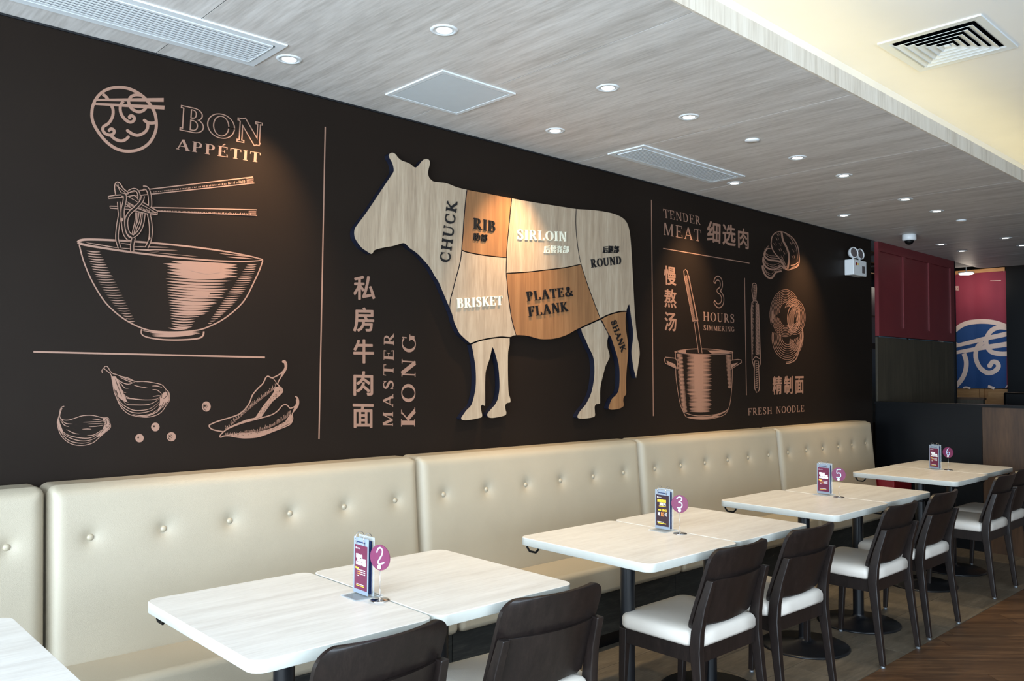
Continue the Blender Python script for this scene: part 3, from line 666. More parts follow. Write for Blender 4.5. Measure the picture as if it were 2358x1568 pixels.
outl(A, [(120, 950), (130, 935), (222, 945), (240, 975), (240, 1045), (210, 1030), (128, 990)], 7); outl(A, [(730, 965), (800, 955), (832, 960), (834, 985), (800, 1005), (730, 1050)], 7)
A.layer(); A.fill([(140, 965), (220, 1000), (235, 1040), (150, 995)]); A.fill([(740, 1000), (800, 985), (790, 1000), (735, 1040)])
A.build('pot_print')
# rolling pin
A = Art(cR2)
outl(A, [(935, 260), (950, 246), (970, 260), (974, 300), (966, 415), (945, 415), (930, 320)], 7)
outl(A, [(945, 412), (975, 415), (992, 450), (1008, 900), (1008, 1000), (985, 1040), (950, 1030), (932, 960), (924, 500), (930, 430)], 7)
outl(A, [(955, 970), (990, 970), (1000, 1200), (995, 1245), (975, 1262), (958, 1230), (952, 1100)], 7)
A.layer()
for i in range(44):
    t = i/43; y = 430+t*470; A.lens(962, y, 996+t*10, y+14, 8, 4); A.line([(932, y), (940+6*random.random(), y+4)], 5, smooth=False)
for i in range(14): A.lens(940, 270+i*10, 970, 276+i*10, 6); A.lens(962, 990+i*17, 990, 998+i*17, 6)
A.line([(940, 960), (965, 930), (1000, 950)], 7)
A.build('rolling_pin_print')
# nest of noodles
A = Art(cR2); rnd = random.Random(3)
def ell(cx, cy, rx, ry, a0, a1, rot=0, w=5):
    P = []
    for i in range(25):
        a = math.radians(a0+(a1-a0)*i/24); x = rx*math.cos(a); y = ry*math.sin(a); c, s_ = math.cos(rot), math.sin(rot); P.append((cx+x*c-y*s_, cy+x*s_+y*c))
    A.line(P, w, smooth=False)
for i in range(9): ell(1235, 530, 138-i*11, 222-i*15, 150+i*4, 400-i*10, .05, 3.4)
for i in range(8): ell(1245, 535, 130-i*10, 210-i*14, 20+i*6, 185-i*4, .05, 3.4)
for i in range(8): ell(1262, 745, 145-i*13, 212-i*20, -20+i*5, 190, .04, 4)
for i in range(7): ell(1325, 560, 100-i*12, 165-i*16, -150+i*8, 130, -.03, 4)
ell(1318, 575, 58, 125, 0, 360, 0, 6)
for i in range(7): ell(1310+i*2, 580, 40-i*6, 95-i*6, 90, 280, .1, 3)
for i in range(5): ell(1335, 800, 55-i*9, 72-i*10, -40, 210, 0, 4)
A.line([(1395, 660), (1400, 760), (1370, 860), (1340, 950), (1290, 985), (1245, 992)], 9); A.line([(1375, 700), (1380, 800), (1345, 900), (1300, 965), (1245, 980)], 6)
A.build('noodle_nest_print')
# sliced meat
A = Art(cR1)
outl(A, [(1710, 690), (1725, 590), (1780, 530), (1860, 518), (1940, 550), (2030, 620), (2090, 730), (2110, 850), (2110, 960), (2080, 1020), (2000, 1050), (1935, 1060), (1880, 960), (1800, 870), (1735, 780)], 14, smooth=True)
A.line([(1860, 525), (1880, 640), (1930, 740), (1965, 850), (1960, 960), (1945, 1050)], 26); A.line([(1930, 560), (1980, 600), (2060, 720), (2085, 850), (2080, 940)], 7)
A.line([(1990, 1000), (2050, 990), (2100, 950)], 12); A.line([(2000, 1030), (2060, 1015), (2105, 975)], 8)
for P in ([(1660, 755), (1620, 810), (1620, 870), (1680, 920), (1760, 930), (1850, 950), (1900, 1010), (1920, 1060)], [(1600, 880), (1600, 960), (1650, 1030), (1730, 1060), (1800, 1040), (1860, 1010), (1900, 1050)], [(1585, 1000), (1600, 1080), (1640, 1150), (1700, 1185), (1740, 1160), (1780, 1100), (1860, 1080)]):
    A.line(P, 24); A.line([(x+12, y-34) for x, y in P], 8); A.line([(x+4, y-64) for x, y in P[1:-1]], 5)
A.line([(1660, 755), (1715, 765)], 12)
for x, y in ((1790, 620), (1840, 700), (1760, 700), (1900, 820), (1830, 780), (1990, 680), (2030, 790), (2020, 880), (1870, 880), (1800, 560)):
    A.line([(x-20, y-20), (x, y), (x+8, y+26)], 7, taper=True); A.line([(x+14, y-30), (x+26, y), (x+18, y+20)], 6, taper=True)
A.build('meat_print')

# ------------------------------------------------------------------ cow sign
cow = empty('cow_sign', (3.4, YW, 1.0), 'large wooden cow cutout divided into labelled beef cuts on the dark wall', 'sign')
CI = Matrix.Translation((-3.4, -YW, -1.0))
YF = YW-.036
def w7(P): return [c7(*p) for p in P]
def w8(P): return [c8(*p) for p in P]
s1a = w7([(902, 347), (893, 420), (880, 560), (872, 680), (865, 760), (862, 805)]); s1b = w7([(862, 805), (855, 870), (840, 940), (815, 1030), (790, 1130)])+w8([(364, 150), (357, 200), (356, 258)])
s2 = w7([(1240, 412), (1230, 500), (1217, 640), (1205, 760), (1200, 862)]); s2b = w7([(1200, 862), (1198, 980)])
s3 = w7([(1725, 492), (1722, 600), (1730, 720), (1745, 830), (1762, 912)]); s4 = w7([(1762, 912)])+w8([(1660, 0), (1700, 110), (1740, 220), (1790, 347)])
s5 = w7([(1198, 980)])+w8([(900, 0), (905, 80), (920, 190), (945, 350), (987, 508)])
ribb = w7([(862, 805), (900, 820), (1000, 840), (1100, 853), (1200, 862)]); sirb = w7([(1198, 980), (1350, 972), (1500, 955), (1640, 938), (1762, 912)])
CUTS = {
 'chuck_panel': (w7([(65, 620), (110, 560), (160, 490), (220, 400), (280, 310), (320, 250), (343, 215), (345, 190), (335, 150), (315, 115), (307, 88), (320, 71), (345, 67), (368, 82), (385, 105), (410, 125), (450, 140), (480, 155), (505, 176), (520, 175), (540, 155), (555, 135), (575, 118), (600, 114), (620, 125), (627, 150), (620, 180), (612, 215), (615, 245), (630, 268), (650, 283), (700, 290), (750, 297), (820, 325)])+s1a+s1b[1:]+w8([(300, 130), (245, 0)])+w7([(660, 1010), (620, 940), (570, 880), (520, 830), (470, 795), (440, 765), (420, 757), (390, 765), (340, 780), (280, 790), (230, 802), (205, 812), (193, 832), (180, 838), (165, 832), (140, 815), (110, 795), (80, 760), (58, 725), (48, 690), (50, 650)]), 'oak'),
 'rib_panel': (w7([(902, 347), (1070, 378)])+s2+ribb[::-1][1:]+s1a[::-1][1:-1], 'teak'),
 'sirloin_panel': (w7([(1240, 412), (1400, 440), (1600, 472)])+s3+sirb[::-1][1:]+s2b[::-1][1:]+s2[::-1][1:-1], 'oak'),
 'round_panel': (w7([(1725, 492), (1830, 498), (1930, 510), (2010, 528), (2070, 555), (2105, 590), (2125, 640), (2135, 700), (2143, 800), (2152, 950), (2160, 1100)])+w8([(2115, 200), (2125, 350), (2140, 500), (2160, 600), (2167, 680), (2160, 740), (2145, 840), (2130, 918), (2105, 830), (2088, 720), (2083, 650), (2095, 560), (2100, 480), (2090, 400), (2078, 320), (2068, 250), (2062, 212), (2050, 240), (2040, 275), (1980, 277), (1900, 297), (1840, 320)])+s4[::-1]+s3[::-1][1:-1], 'oak'),
 'plate_panel': (sirb+s4[1:]+w8([(1720, 378), (1640, 415), (1560, 455), (1480, 500), (1400, 530), (1320, 545), (1240, 547), (1180, 538), (1120, 520), (1060, 510)])+s5[::-1][:-1], 'teak'),
 'brisket_panel': (ribb+s2b[1:]+s5[1:]+w8([(960, 512), (930, 525), (850, 520), (780, 527), (700, 540), (620, 560), (550, 588), (500, 545), (445, 490), (420, 440), (395, 385), (372, 300)])+s1b[::-1][:-1], 'oak'),
 'foreleg_panel': (w8([(555, 592), (620, 563), (700, 543), (780, 530), (850, 524), (928, 529), (928, 600), (915, 660), (912, 780), (913, 900), (916, 1000), (922, 1060), (935, 1110), (935, 1145), (925, 1150), (900, 1155), (888, 1175), (890, 1210), (898, 1240), (893, 1265), (870, 1277), (800, 1292), (750, 1297), (720, 1288), (706, 1266), (715, 1240), (745, 1205), (780, 1165), (805, 1120), (820, 1050), (825, 980), (822, 900), (815, 820), (800, 740), (780, 670), (762, 622), (748, 690), (735, 740), (715, 800), (700, 860), (695, 960), (695, 1080), (694, 1170), (685, 1182), (665, 1170), (655, 1180), (658, 1220), (668, 1265), (660, 1290), (620, 1302), (550, 1315), (500, 1320), (465, 1312), (459, 1292), (475, 1265), (510, 1215), (550, 1175), (570, 1130), (585, 1070), (597, 1000), (600, 900), (595, 800), (582, 720), (570, 650)]), 'oak'),
 'hind_leg_panel': (w8([(1604, 437), (1700, 392), (1790, 352), (1830, 425), (1867, 500), (1858, 560), (1860, 620), (1873, 660), (1880, 710), (1865, 750), (1845, 790), (1825, 860), (1805, 940), (1792, 1010), (1790, 1090), (1790, 1150), (1785, 1160), (1750, 1165), (1738, 1185), (1740, 1230), (1742, 1265), (1730, 1285), (1680, 1298), (1620, 1304), (1580, 1300), (1566, 1283), (1575, 1255), (1600, 1215), (1640, 1170), (1670, 1120), (1700, 1050), (1720, 960), (1730, 850), (1725, 750), (1710, 690), (1680, 630), (1645, 550), (1612, 480)]), 'oak'),
 'shank_panel': (w8([(1795, 350), (1840, 324), (1900, 301), (1980, 281), (2040, 279), (2032, 350), (2035, 440), (2048, 530), (2055, 600), (2055, 700), (2045, 800), (2038, 900), (2037, 1000), (2037, 1065), (2015, 1095), (2010, 1130), (2015, 1165), (2005, 1190), (1960, 1210), (1900, 1218), (1870, 1212), (1864, 1192), (1875, 1160), (1895, 1110), (1930, 1075), (1955, 1040), (1967, 980), (1970, 880), (1965, 800), (1950, 720), (1920, 620), (1890, 530), (1870, 498), (1832, 425)]), 'teak')}
panels = {}
def smooth_cut(P):
    n = len(P); ang = []
    for i in range(n):
        a, b, c = P[i-1], P[i], P[(i+1) % n]
        t = math.atan2(c[1]-b[1], c[0]-b[0])-math.atan2(b[1]-a[1], b[0]-a[0]); t = (t+PI) % (2*PI)-PI
        ang.append(abs(t) > math.radians(48))
    ks = [i for i in range(n) if ang[i]] or [0]
    out = []
    for q, i in enumerate(ks):
        j = ks[(q+1) % len(ks)]; seg = [P[(i+t) % n] for t in range(((j-i) % n or n)+1)]
        out += (spline(seg, 3) if len(seg) > 2 else seg)[:-1]
    return out
for nm, (P, mt) in CUTS.items():
    P = [p for i, p in enumerate(P) if math.hypot(p[0]-P[i-1][0], p[1]-P[i-1][1]) > .6]
    P = smooth_cut(P); Q = []
    for p in P:
        q = onY(p[0], p[1], YF)
        if not Q or math.hypot(q[0]-Q[-1][0], q[2]-Q[-1][2]) > 1e-4: Q.append(q)
    n = len(Q); ar = sum(Q[i][0]*Q[(i+1) % n][2]-Q[(i+1) % n][0]*Q[i][2] for i in range(n)); sg = 1 if ar > 0 else -1
    R = []
    for i in range(n):
        a, b, c = Q[i-1], Q[i], Q[(i+1) % n]
        d1 = Vector((b[0]-a[0], b[2]-a[2])).normalized(); d2 = Vector((c[0]-b[0], c[2]-b[2])).normalized()
        nn = Vector((-d1.y-d2.y, d1.x+d2.x))
        nn = nn.normalized() if nn.length > .3 else Vector((0, 0))
        R.append((b[0]+sg*nn.x*.0028-3.4, YF-YW, b[2]+sg*nn.y*.0028-1.0))
    panels[nm] = MB().poly(R, depth=(0, .035, 0), mi=0, side=1).build(nm, [M[mt], M['navy']], cow)
def cowtext(panel, words, chars, mt):
    f = lambda x, y: onY(x, y, YF-.007) - np.array([3.4, YW, 1.0])
    for (cr, t, a, b, c, tk) in words:
        mb = MB(); lettering(mb, t, a, b, c, lambda x, y: f(*cr(x, y)), depth=(0, .0068, 0), tk=tk)
        mb.build('lettering', M[mt], panels[panel])
    if chars:
        mb = MB()
        for (cr, ch, a, b, c) in chars: hanzi(mb, ch, a, b, c, lambda x, y: f(*cr(x, y)), depth=(0, .0068, 0), bold=.004)
        mb.build('character_lettering', M[mt], panels[panel])
cowtext('chuck_panel', [(c4, 'CHUCK', (178, 862), (264, 172), (66, 845), .18)], [], 'char')
cowtext('rib_panel', [(c4, 'RIB', (447, 475), (700, 514), (450, 350), .2)], [(c4, '肋', (446, 608), (518, 613), (450, 520)), (c4, '部', (533, 616), (601, 624), (536, 530))], 'char')
cowtext('sirloin_panel', [(c4, 'SIRLOIN', (940, 595), (1504, 617), (938, 482), .17)], [(c4, '后', (1246, 750), (1312, 752), (1248, 664)), (c4, '腰', (1320, 750), (1382, 752), (1322, 664)), (c4, '脊', (1390, 750), (1452, 752), (1392, 666)), (c4, '部', (1460, 750), (1526, 752), (1462, 666))], 'cream_letter')
cowtext('brisket_panel', [(c4, 'BRISKET', (266, 1374), (776, 1336), (262, 1264), .2)], [], 'cream_letter')
cowtext('plate_panel', [(c4, 'PLATE&', (1056, 1295), (1578, 1230), (1042, 1188), .18), (c4, 'FLANK', (1075, 1470), (1520, 1406), (1062, 1358), .18)], [], 'char')
cowtext('round_panel', [(c4, 'ROUND', (1782, 915), (2124, 871), (1772, 822), .17)], [(c4, '后', (1912, 748), (1966, 750), (1914, 670)), (c4, '腿', (1974, 748), (2028, 750), (1976, 668)), (c4, '部', (2036, 748), (2092, 750), (2038, 666))], 'char')
cowtext('shank_panel', [(c8, 'SHANK', (1893, 372), (1996, 668), (1937, 350), .17)], [], 'char')

# ------------------------------------------------------------------ banquette modules
def grid_cushion(x0, x1, z0, z1, ny, buttons, r=.045):
    """upholstered back: rounded border, pulled-in buttons; front surface leans back slightly"""
    nx = max(12, int((x1-x0)/.013)); nz = int((z1-z0)/.013)
    us = np.linspace(0, 1, nx+1); vs = np.linspace(0, 1, nz+1)
    mb = MB(); V = []
    for v in vs:
        for u in us:
            x = x0+(x1-x0)*u; z = z0+(z1-z0)*v
            e = min(x-x0, x1-x, z1-z, (z-z0)+.02)
            t = max(0.0, 1-e/r); dep = r*(1-math.sqrt(max(0, 1-t*t)))
            # corner rounding of outline
            cr = .03; dx = max(0, cr-(x-x0)) - max(0, cr-(x1-x)); dz = max(0, cr-(z1-z))
            if dx and dz:
                l = math.hypot(dx, dz)
                if l > cr: k = cr/l; x = x + dx*(1-k); z = z - dz*(1-k)
            y = 2.995 + .055*v + dep - .012*math.sin(PI*u)*math.sin(PI*min(1, v*1.1))
            for bx, bz in buttons:
                d2 = ((x-bx)**2+(z-bz)**2); y += .024*math.exp(-math.sqrt(d2)/.022) if d2 < .03 else 0
            V.append((x, y, z))
    n = nx+1
    F = [(j*n+i, j*n+i+1, (j+1)*n+i+1, (j+1)*n+i) for j in range(nz) for i in range(nx)]
    mb.add(V, F, 0, True)
    # return the edge to the wall
    rim = [j*n for j in range(nz+1)]+[nz*n+i for i in range(1, nx+1)]+[j*n+nx for j in range(nz-1, -1, -1)]
    A_ = [V[i] for i in rim]; B_ = [(p[0], YW-.003, p[2]) for p in A_]
    mb.add(A_+B_, [(i, i+1, len(rim)+i+1, len(rim)+i) for i in range(len(rim)-1)], 0, True)
    return mb
MODS = [(-.75, .757, 'leftmost banquette section, cut off by the left edge of the photo'), (.757, 2.27, 'second cream tufted banquette section from the left, widest in view, behind the nearest table pair'), (2.27, 3.87, 'middle cream tufted banquette section, its left seam above the nearest table pair'), (3.87, 5.455, 'fourth cream tufted banquette section, behind the third table pair'), (5.455, 7.0, 'far right cream tufted banquette section ending at the black partition')]
BTN = [-.36, -.11, .14, .39, .639, .887, 1.13, 1.375, 1.625, 1.875, 2.136, 2.408, 2.668, 2.932, 3.186, 3.448, 3.713, 4.004, 4.262, 4.518, 4.778, 5.033, 5.306, 5.578, 5.841, 6.093, 6.351, 6.594, 6.849]
btn_me = None
for a, b, lab in MODS:
    th = empty('banquette_section', ((a+b)/2, 3.0, 0), lab, 'banquette', 'banquette sections along the mural wall')
    inv = ((a+b)/2, 3.0, 0)
    bs = [(x, .853) for x in BTN if a < x < b]
    g = grid_cushion(a+.004, b-.004, .43, 1.033, 0, bs)
    g.v = [(p[0]-inv[0], p[1]-inv[1], p[2]) for p in g.v]
    bc = g.build('back_cushion', M['leather'], th)
    for x, z in bs:
        if btn_me is None:
            o = MB().lathe([(.0008, .0085), (.006, .008), (.0105, .005), (.0125, 0), (.0125, -.008)][::-1], seg=16, cap0=True, cap1=True, R=Matrix.Rotation(PI/2, 3, 'X')).build('button', M['button'], bc); btn_me = o.data
        else:
            o = bpy.data.objects.new('button', btn_me); link(o, bc)
        v = (z-.43)/(1.033-.43); o.location = (x-inv[0], 2.995+.055*v-.012*math.sin(PI*(x-a)/(b-a))*math.sin(PI*min(1, v*1.1))+.016-3.0, z)
    # seat
    seat = MB().box(a+.004-inv[0], b-.004-inv[0], 2.745-3, 3.12-3, .312, .452).build('seat_cushion', M['leather'], th); bevel(seat, .026, 4)
    MB().box(a+.002-inv[0], b-.002-inv[0], 2.80-3, YW-.003-3, .09, .3115).build('plinth', M['plinth'], th)
    MB().box(a+.002-inv[0], b-.002-inv[0], 2.86-3, YW-.01-3, 0.0, .09).build('toe_kick', M['near_black'], th)

# ------------------------------------------------------------------ tables
def make_table(x0, x1, y0, y1, hook_side):
    cx, cy = (x0+x1)/2, (y0+y1)/2; hx, hy = (x1-x0)/2, (y1-y0)/2; r = .038
    th = empty('dining_table', (cx, cy, 0))
    ring = []
    for qx, qy, a0 in ((1, 1, 0), (-1, 1, 90), (-1, -1, 180), (1, -1, 270)):
        for i in range(7):
            a = math.radians(a0+i*15); ring.append((qx*(hx-r)+r*math.cos(a), qy*(hy-r)+r*math.sin(a)))
    def rg(z, k=0): return [(x*(1-k/hx), y*(1-k/hy), z) for x, y in ring]
    MB().rings([rg(.7485), rg(.75, .0015)], False, True, smooth=False).build('table_top', M['table'], th)
    MB().rings([rg(.7185, .0015), rg(.720), rg(.7485)], True, False, smooth=True).build('edge_band', M['table_edge'], th)
    MB().lathe([(.030, .03), (.030, .70)], seg=28, cap0=False, cap1=False).build('column', M['black_metal'], th)
    MB().lathe([(.012, .7185), (.17, .7185), (.17, .711), (.06, .695), (.030, .68)][::-1], seg=28, cap0=False, cap1=True).build('mounting_plate', M['black_metal'], th)
    MB().lathe([(.226, 0), (.226, .006), (.215, .012), (.06, .024), (.034, .035), (.030, .05)], seg=48, cap1=False).build('base_disc', M['black_metal'], th)
    for sx, yy in ((-1, hy-.055), (1, -hy+.055)):
        bx = sx*(hx-.028); z = .7165
        MB().tube([(bx, yy+.035, z), (bx, yy+.03, z-.012), (bx, yy+.018, z-.024), (bx, yy-.018, z-.024), (bx, yy-.03, z-.012), (bx, yy-.035, z)], .0045, 6).build('bag_hook', M['black'], th)
    return th
TAB = [(-.02, .56, 1.90, 2.60, 'pale oak table cut off at the bottom left corner of the photo'),
       (.885, 1.412, 1.815, 2.52, 'left table of the nearest full pair, pale top filling the lower left'), (1.420, 1.972, 1.815, 2.505, 'right table of the nearest full pair, touching the one below the nearest menu stand'),
       (2.355, 2.935, 1.812, 2.482, 'left table of the second pair, with the dark yellow-printed menu stand at its edge'), (2.943, 3.53, 1.825, 2.478, 'right table of the second pair, beyond the dark yellow-printed menu stand'),
       (3.835, 4.437, 1.845, 2.495, 'left table of the third pair, between the tufted seat back and a dark chair'), (4.445, 5.055, 1.862, 2.46, 'right table of the third pair, just beyond its plum menu stand'),
       (5.63, 6.24, 1.925, 2.605, 'left table of the farthest pair, in front of the low black partition'), (6.247, 6.87, 1.955, 2.61, 'farthest table of the row, its end below the brown wood partition')]
for a, b, c, d, lab in TAB:
    t = make_table(a, b, c, d, -1); tag(t, lab, 'table', 'square pedestal tables in a row along the banquette')

# ------------------------------------------------------------------ chairs (local: +y faces the table, rear feet at y=0)
def make_chair():
    th = empty('dining_chair')
    W2 = .205
    def leg(pts, name):
        mb = MB(); rs = []
        for (x, y, z, wx, wy) in pts: rs.append([(x-wx/2, y-wy/2, z), (x+wx/2, y-wy/2, z), (x+wx/2, y+wy/2, z), (x-wx/2, y+wy/2, z)])
        o = mb.rings(rs, smooth=False).build(name, M['dark_wood'], th); bevel(o, .004, 2); return o
    for s in (-1, 1):
        leg([(s*.215, .0, .012, .024, .026), (s*.209, .030, .25, .030, .036), (s*.204, .048, .40, .032, .046), (s*.201, .044, .47, .030, .044), (s*.193, .026, .56, .030, .036), (s*.186, -.006, .664, .028, .030)], 'rear_leg')
        leg([(s*.195, .405, .012, .022, .024), (s*.198, .395, .25, .030, .032), (s*.198, .39, .41, .034, .036)], 'front_leg')
    for s in (-1, 1):
        for (x, y) in ((s*.215, 0.0), (s*.195, .405)):
            MB().lathe([(.010, 0), (.011, .004), (.008, .0125)], (x, y, 0), 12).build('foot_glide', M['glide'], th)
    # aprons
    ap = MB().box(-.185, .185, .040, .062, .352, .412).box(-.182, .182, .378, .40, .352, .412).box(-.208, -.186, .06, .385, .352, .412).box(.186, .208, .06, .385, .352, .412)
    ap.build('apron', M['dark_wood'], th)
    # seat cushion: rounded slab, slightly domed
    n = 14; rs = []
    def outline(k, z, dome=0):
        P = []
        for qx, a0 in ((1, 0), (-1, 90)):
            for i in range(6):
                a = math.radians(a0+i*18); hx, hy = .222-k, .193-k; rr = max(.004, .055-k)
                P.append((qx*(hx-rr)+rr*math.cos(a), .222+(hy-rr)+rr*math.sin(a), z))
        kk = min(k, .16); y1, y0 = .076+k*.6, .032+k*.55
        L_ = [(-(.221-k), y1+.012), (-(.215-k), y1), (-(.186-kk*.85), y1-.003), (-(.185-kk*.85), y0+.008), (-(.178-kk*.85), y0), (-.09+kk*.4, y0-.001)]
        P += [(x, y, z) for x, y in L_] + [(-x, y, z) for x, y in L_[::-1]]
        return P
    rs = [outline(.006, .412), outline(0, .422), outline(0, .447), outline(.006, .460), outline(.016, .468), outline(.05, .4745), outline(.12, .478), outline(.17, .479)]
    MB().rings(rs, True, True).build('seat_cushion', M['seat_leather'], th)
    # curved backrest shell, full height
    def shell(z0, z1, hw0, hw1, off, th_, name, rc, nz=14, nx=16):
        mb = MB(); F = []; Bk = []
        zs = sorted(set([z0+(z1-z0)*j/nz for j in range(nz+1)]+[z0+rc*(1-math.cos(a)) for a in np.linspace(0, PI/2, 9)]+[z1-rc*(1-math.cos(a)) for a in np.linspace(0, PI/2, 9)])); nz = len(zs)-1
        for j in range(nz+1):
            z = zs[j]; v = (z-z0)/(z1-z0); hw = hw0+(hw1-hw0)*v
            dz = min(z-z0, z1-z)
            if dz < rc: hw -= rc-math.sqrt(max(0, rc*rc-(rc-dz)**2))
            yc = .055-.105*((z-.46)/.31)**1.05 if z > .46 else .055
            for i in range(nx+1):
                u = -1+2*i/nx; x = hw*u; bow = -.030*(1-u*u)
                F.append((x, yc+off+bow, z)); Bk.append((x, yc+off+bow+th_, z))
        n = nx+1; q = [(j*n+i, j*n+i+1, (j+1)*n+i+1, (j+1)*n+i) for j in range(nz) for i in range(nx)]
        mb.add(F, q, 0, True); mb.add(Bk, [f[::-1] for f in q], 0, True)
        rim = [i for i in range(n)]+[j*n+nx for j in range(1, nz+1)]+[nz*n+i for i in range(nx-1, -1, -1)]+[j*n for j in range(nz-1, 0, -1)]
        R = [F[i] for i in rim]+[Bk[i] for i in rim]; m = len(rim)
        mb.add(R, [(i, m+i, m+(i+1) % m, (i+1) % m) for i in range(m)], 0, False)
        return mb.build(name, M['dark_wood'], th, recalc=True)
    shell(.455, .775, .200, .200, .028, .014, 'backrest', .05)
    shell(.485, .660, .180, .174, .012, .015, 'back_panel', .002, nz=6)
    return th
proto = make_chair()
CH = [(1.195, 1.745, 2, 'dark chair whose rounded back top rises at the bottom edge, nearest the camera'), (1.795, 1.745, -4, 'second dark chair from the left, large back cut off by the bottom edge'),
      (2.815, 1.747, 0, 'nearest chair showing its whole white seat, at the second table pair'), (3.375, 1.747, -1, 'dark chair right behind the one with the fully visible nearest white seat'),
      (4.313, 1.747, 0, 'left chair at the third table pair, white seat showing, feet at the tile edge'), (4.940, 1.765, 0, 'right chair at the third table pair, overlapping the farthest tables'),
      (6.105, 1.80, 0, 'left chair at the farthest table pair, seen in front of the brown wood partition'), (6.62, 1.83, 0, 'farthest dark wood chair, cut off by the right edge of the photo')]
for i, (x, y, rz, lab) in enumerate(CH):
    o = proto if i == 0 else dup(proto)
    o.location = (x, y, 0); o.rotation_euler[2] = math.radians(rz); tag(o, lab, 'chair', 'dark wooden chairs pushed in under the tables')

# ------------------------------------------------------------------ table signs
def make_flip(title, dark=False):
    """acrylic flip stand, poster face towards -x, local origin on the table at the near bottom edge"""
    th = empty('menu_stand')
    MB().box(-.045, .05, -.043, .043, 0, .003).build('base_plate', M['acrylic'], th)
    def leaf(x, mt, name, y0=-.04, y1=.04, z0=.006, z1=.172, t=.0012): return MB().box(x, x+t, y0, y1, z0, z1).build(name, M[mt], th)
    leaf(-.0020, 'grey_card', 'front_card'); leaf(.004, 'navy_card', 'leaf', z0=.010, z1=.166); leaf(.009, 'navy_card', 'leaf', z0=.010, z1=.166); leaf(.016, 'acrylic', 'back_plate', -.042, .042, .003, .176, .002)
    pst = MB().box(-.0026, -.0021, -.034, .034, .018, .150).build('poster', M['poster_dark' if dark else 'poster_plum'], th)
    # printed marks: u = 0..1 left to right as read, v = 0..1 bottom to top
    def P(u, v, e=0): return (-.0028-e, .034-.068*u, .018+.132*v)
    def rect(mb, u0, u1, v0, v1, e=0, sk=0): mb.add([P(u0+sk*0, v0, e), P(u1, v0+sk, e), P(u1, v1+sk, e), P(u0, v1, e)], [(0, 1, 2, 3)])
    wmb = MB(); omb = MB(); ymb = MB()
    rect(wmb, .08, .14, .90, .94); lettering(wmb, 'BON', (.18, .905), (.42, .905), (.18, .935), lambda u, v: P(u, v))
    if not dark:
        rnd = random.Random(5)
        for (u0, u1, v0, v1) in ((.12, .62, .70, .79), (.22, .88, .63, .71), (.12, .92, .55, .62)):
            u = u0
            while u < u1:
                w = rnd.uniform(.05, .09); rect(wmb, u, min(u1, u+w), v0+rnd.uniform(-.006, .006), v1+rnd.uniform(-.01, .01)); u += w*.97
        for i in range(4):
            v = .30+.045*(3-i); u1 = (.86, .86, .86, .34)[i]; rect(omb if i in (1, 2) else wmb, .18, .5 if u1 > .5 else u1, v, v+.018)
            if u1 > .5: rect(wmb, .52, u1, v, v+.018)
        rect(ymb, .08, .34, .46, .50, sk=-.01)
        rect(ymb, .16, .78, .075, .092); rect(wmb, .18, .74, .11, .124); 
    else:
        for i, ch in enumerate('非常'): pass
        u = .1
        for w in (.15, .15, .14, .14, .12): rect(ymb, u, u+w-.015, .76, .85, sk=.008); u += w
        u = .28
        for w in (.15, .15): rect(wmb, u, u+w-.012, .66, .75); u += w
        hanzi(wmb, '天', (.60, .66), (.78, .67), (.60, .75), lambda u, v: P(u, v), bold=.02)
        rect(ymb, .22, .8, .625, .64, sk=.012)
        hanzi(ymb, '满', (.48, .47), (.60, .47), (.48, .555), lambda u, v: P(u, v), bold=.02)
        hanzi(ymb, '4', (.62, .47), (.72, .47), (.62, .555), lambda u, v: P(u, v), bold=.02); hanzi(ymb, '0', (.74, .47), (.84, .47), (.74, .555), lambda u, v: P(u, v), bold=.02)
        rect(ymb, .16, .40, .49, .53)
        hanzi(wmb, '返', (.12, .33), (.33, .33), (.12, .44), lambda u, v: P(u, v), bold=.02)
        hanzi(omb, '1', (.40, .31), (.46, .31), (.40, .45), lambda u, v: P(u, v), bold=.03); hanzi(omb, '0', (.48, .31), (.62, .31), (.48, .45), lambda u, v: P(u, v), bold=.03)
        hanzi(wmb, '元', (.68, .33), (.88, .33), (.68, .44), lambda u, v: P(u, v), bold=.02)
        rect(wmb, .1, .62, .12, .14); rect(ymb, .14, .8, .075, .10)
    for mb_, nm_, mt_ in ((wmb, 'white_print', 'ink_white'), (omb, 'orange_print', 'ink_orange'), (ymb, 'yellow_print', 'ink_yellow')): tag(mb_.build(nm_, M[mt_], pst), kind='stuff')
    # slot and rings
    MB().box(-.0028, -.0022, -.022, .022, .157, .1605).build('slot', M['navy_card'], th)
    for yy in (-.022, .022):
        MB().tube([(.007+.016*math.cos(a), yy, .168+.019*math.sin(a)) for a in np.linspace(-.9, PI+.9, 14)], .0011, 6).build('binder_ring', M['chrome'], th)
    return th
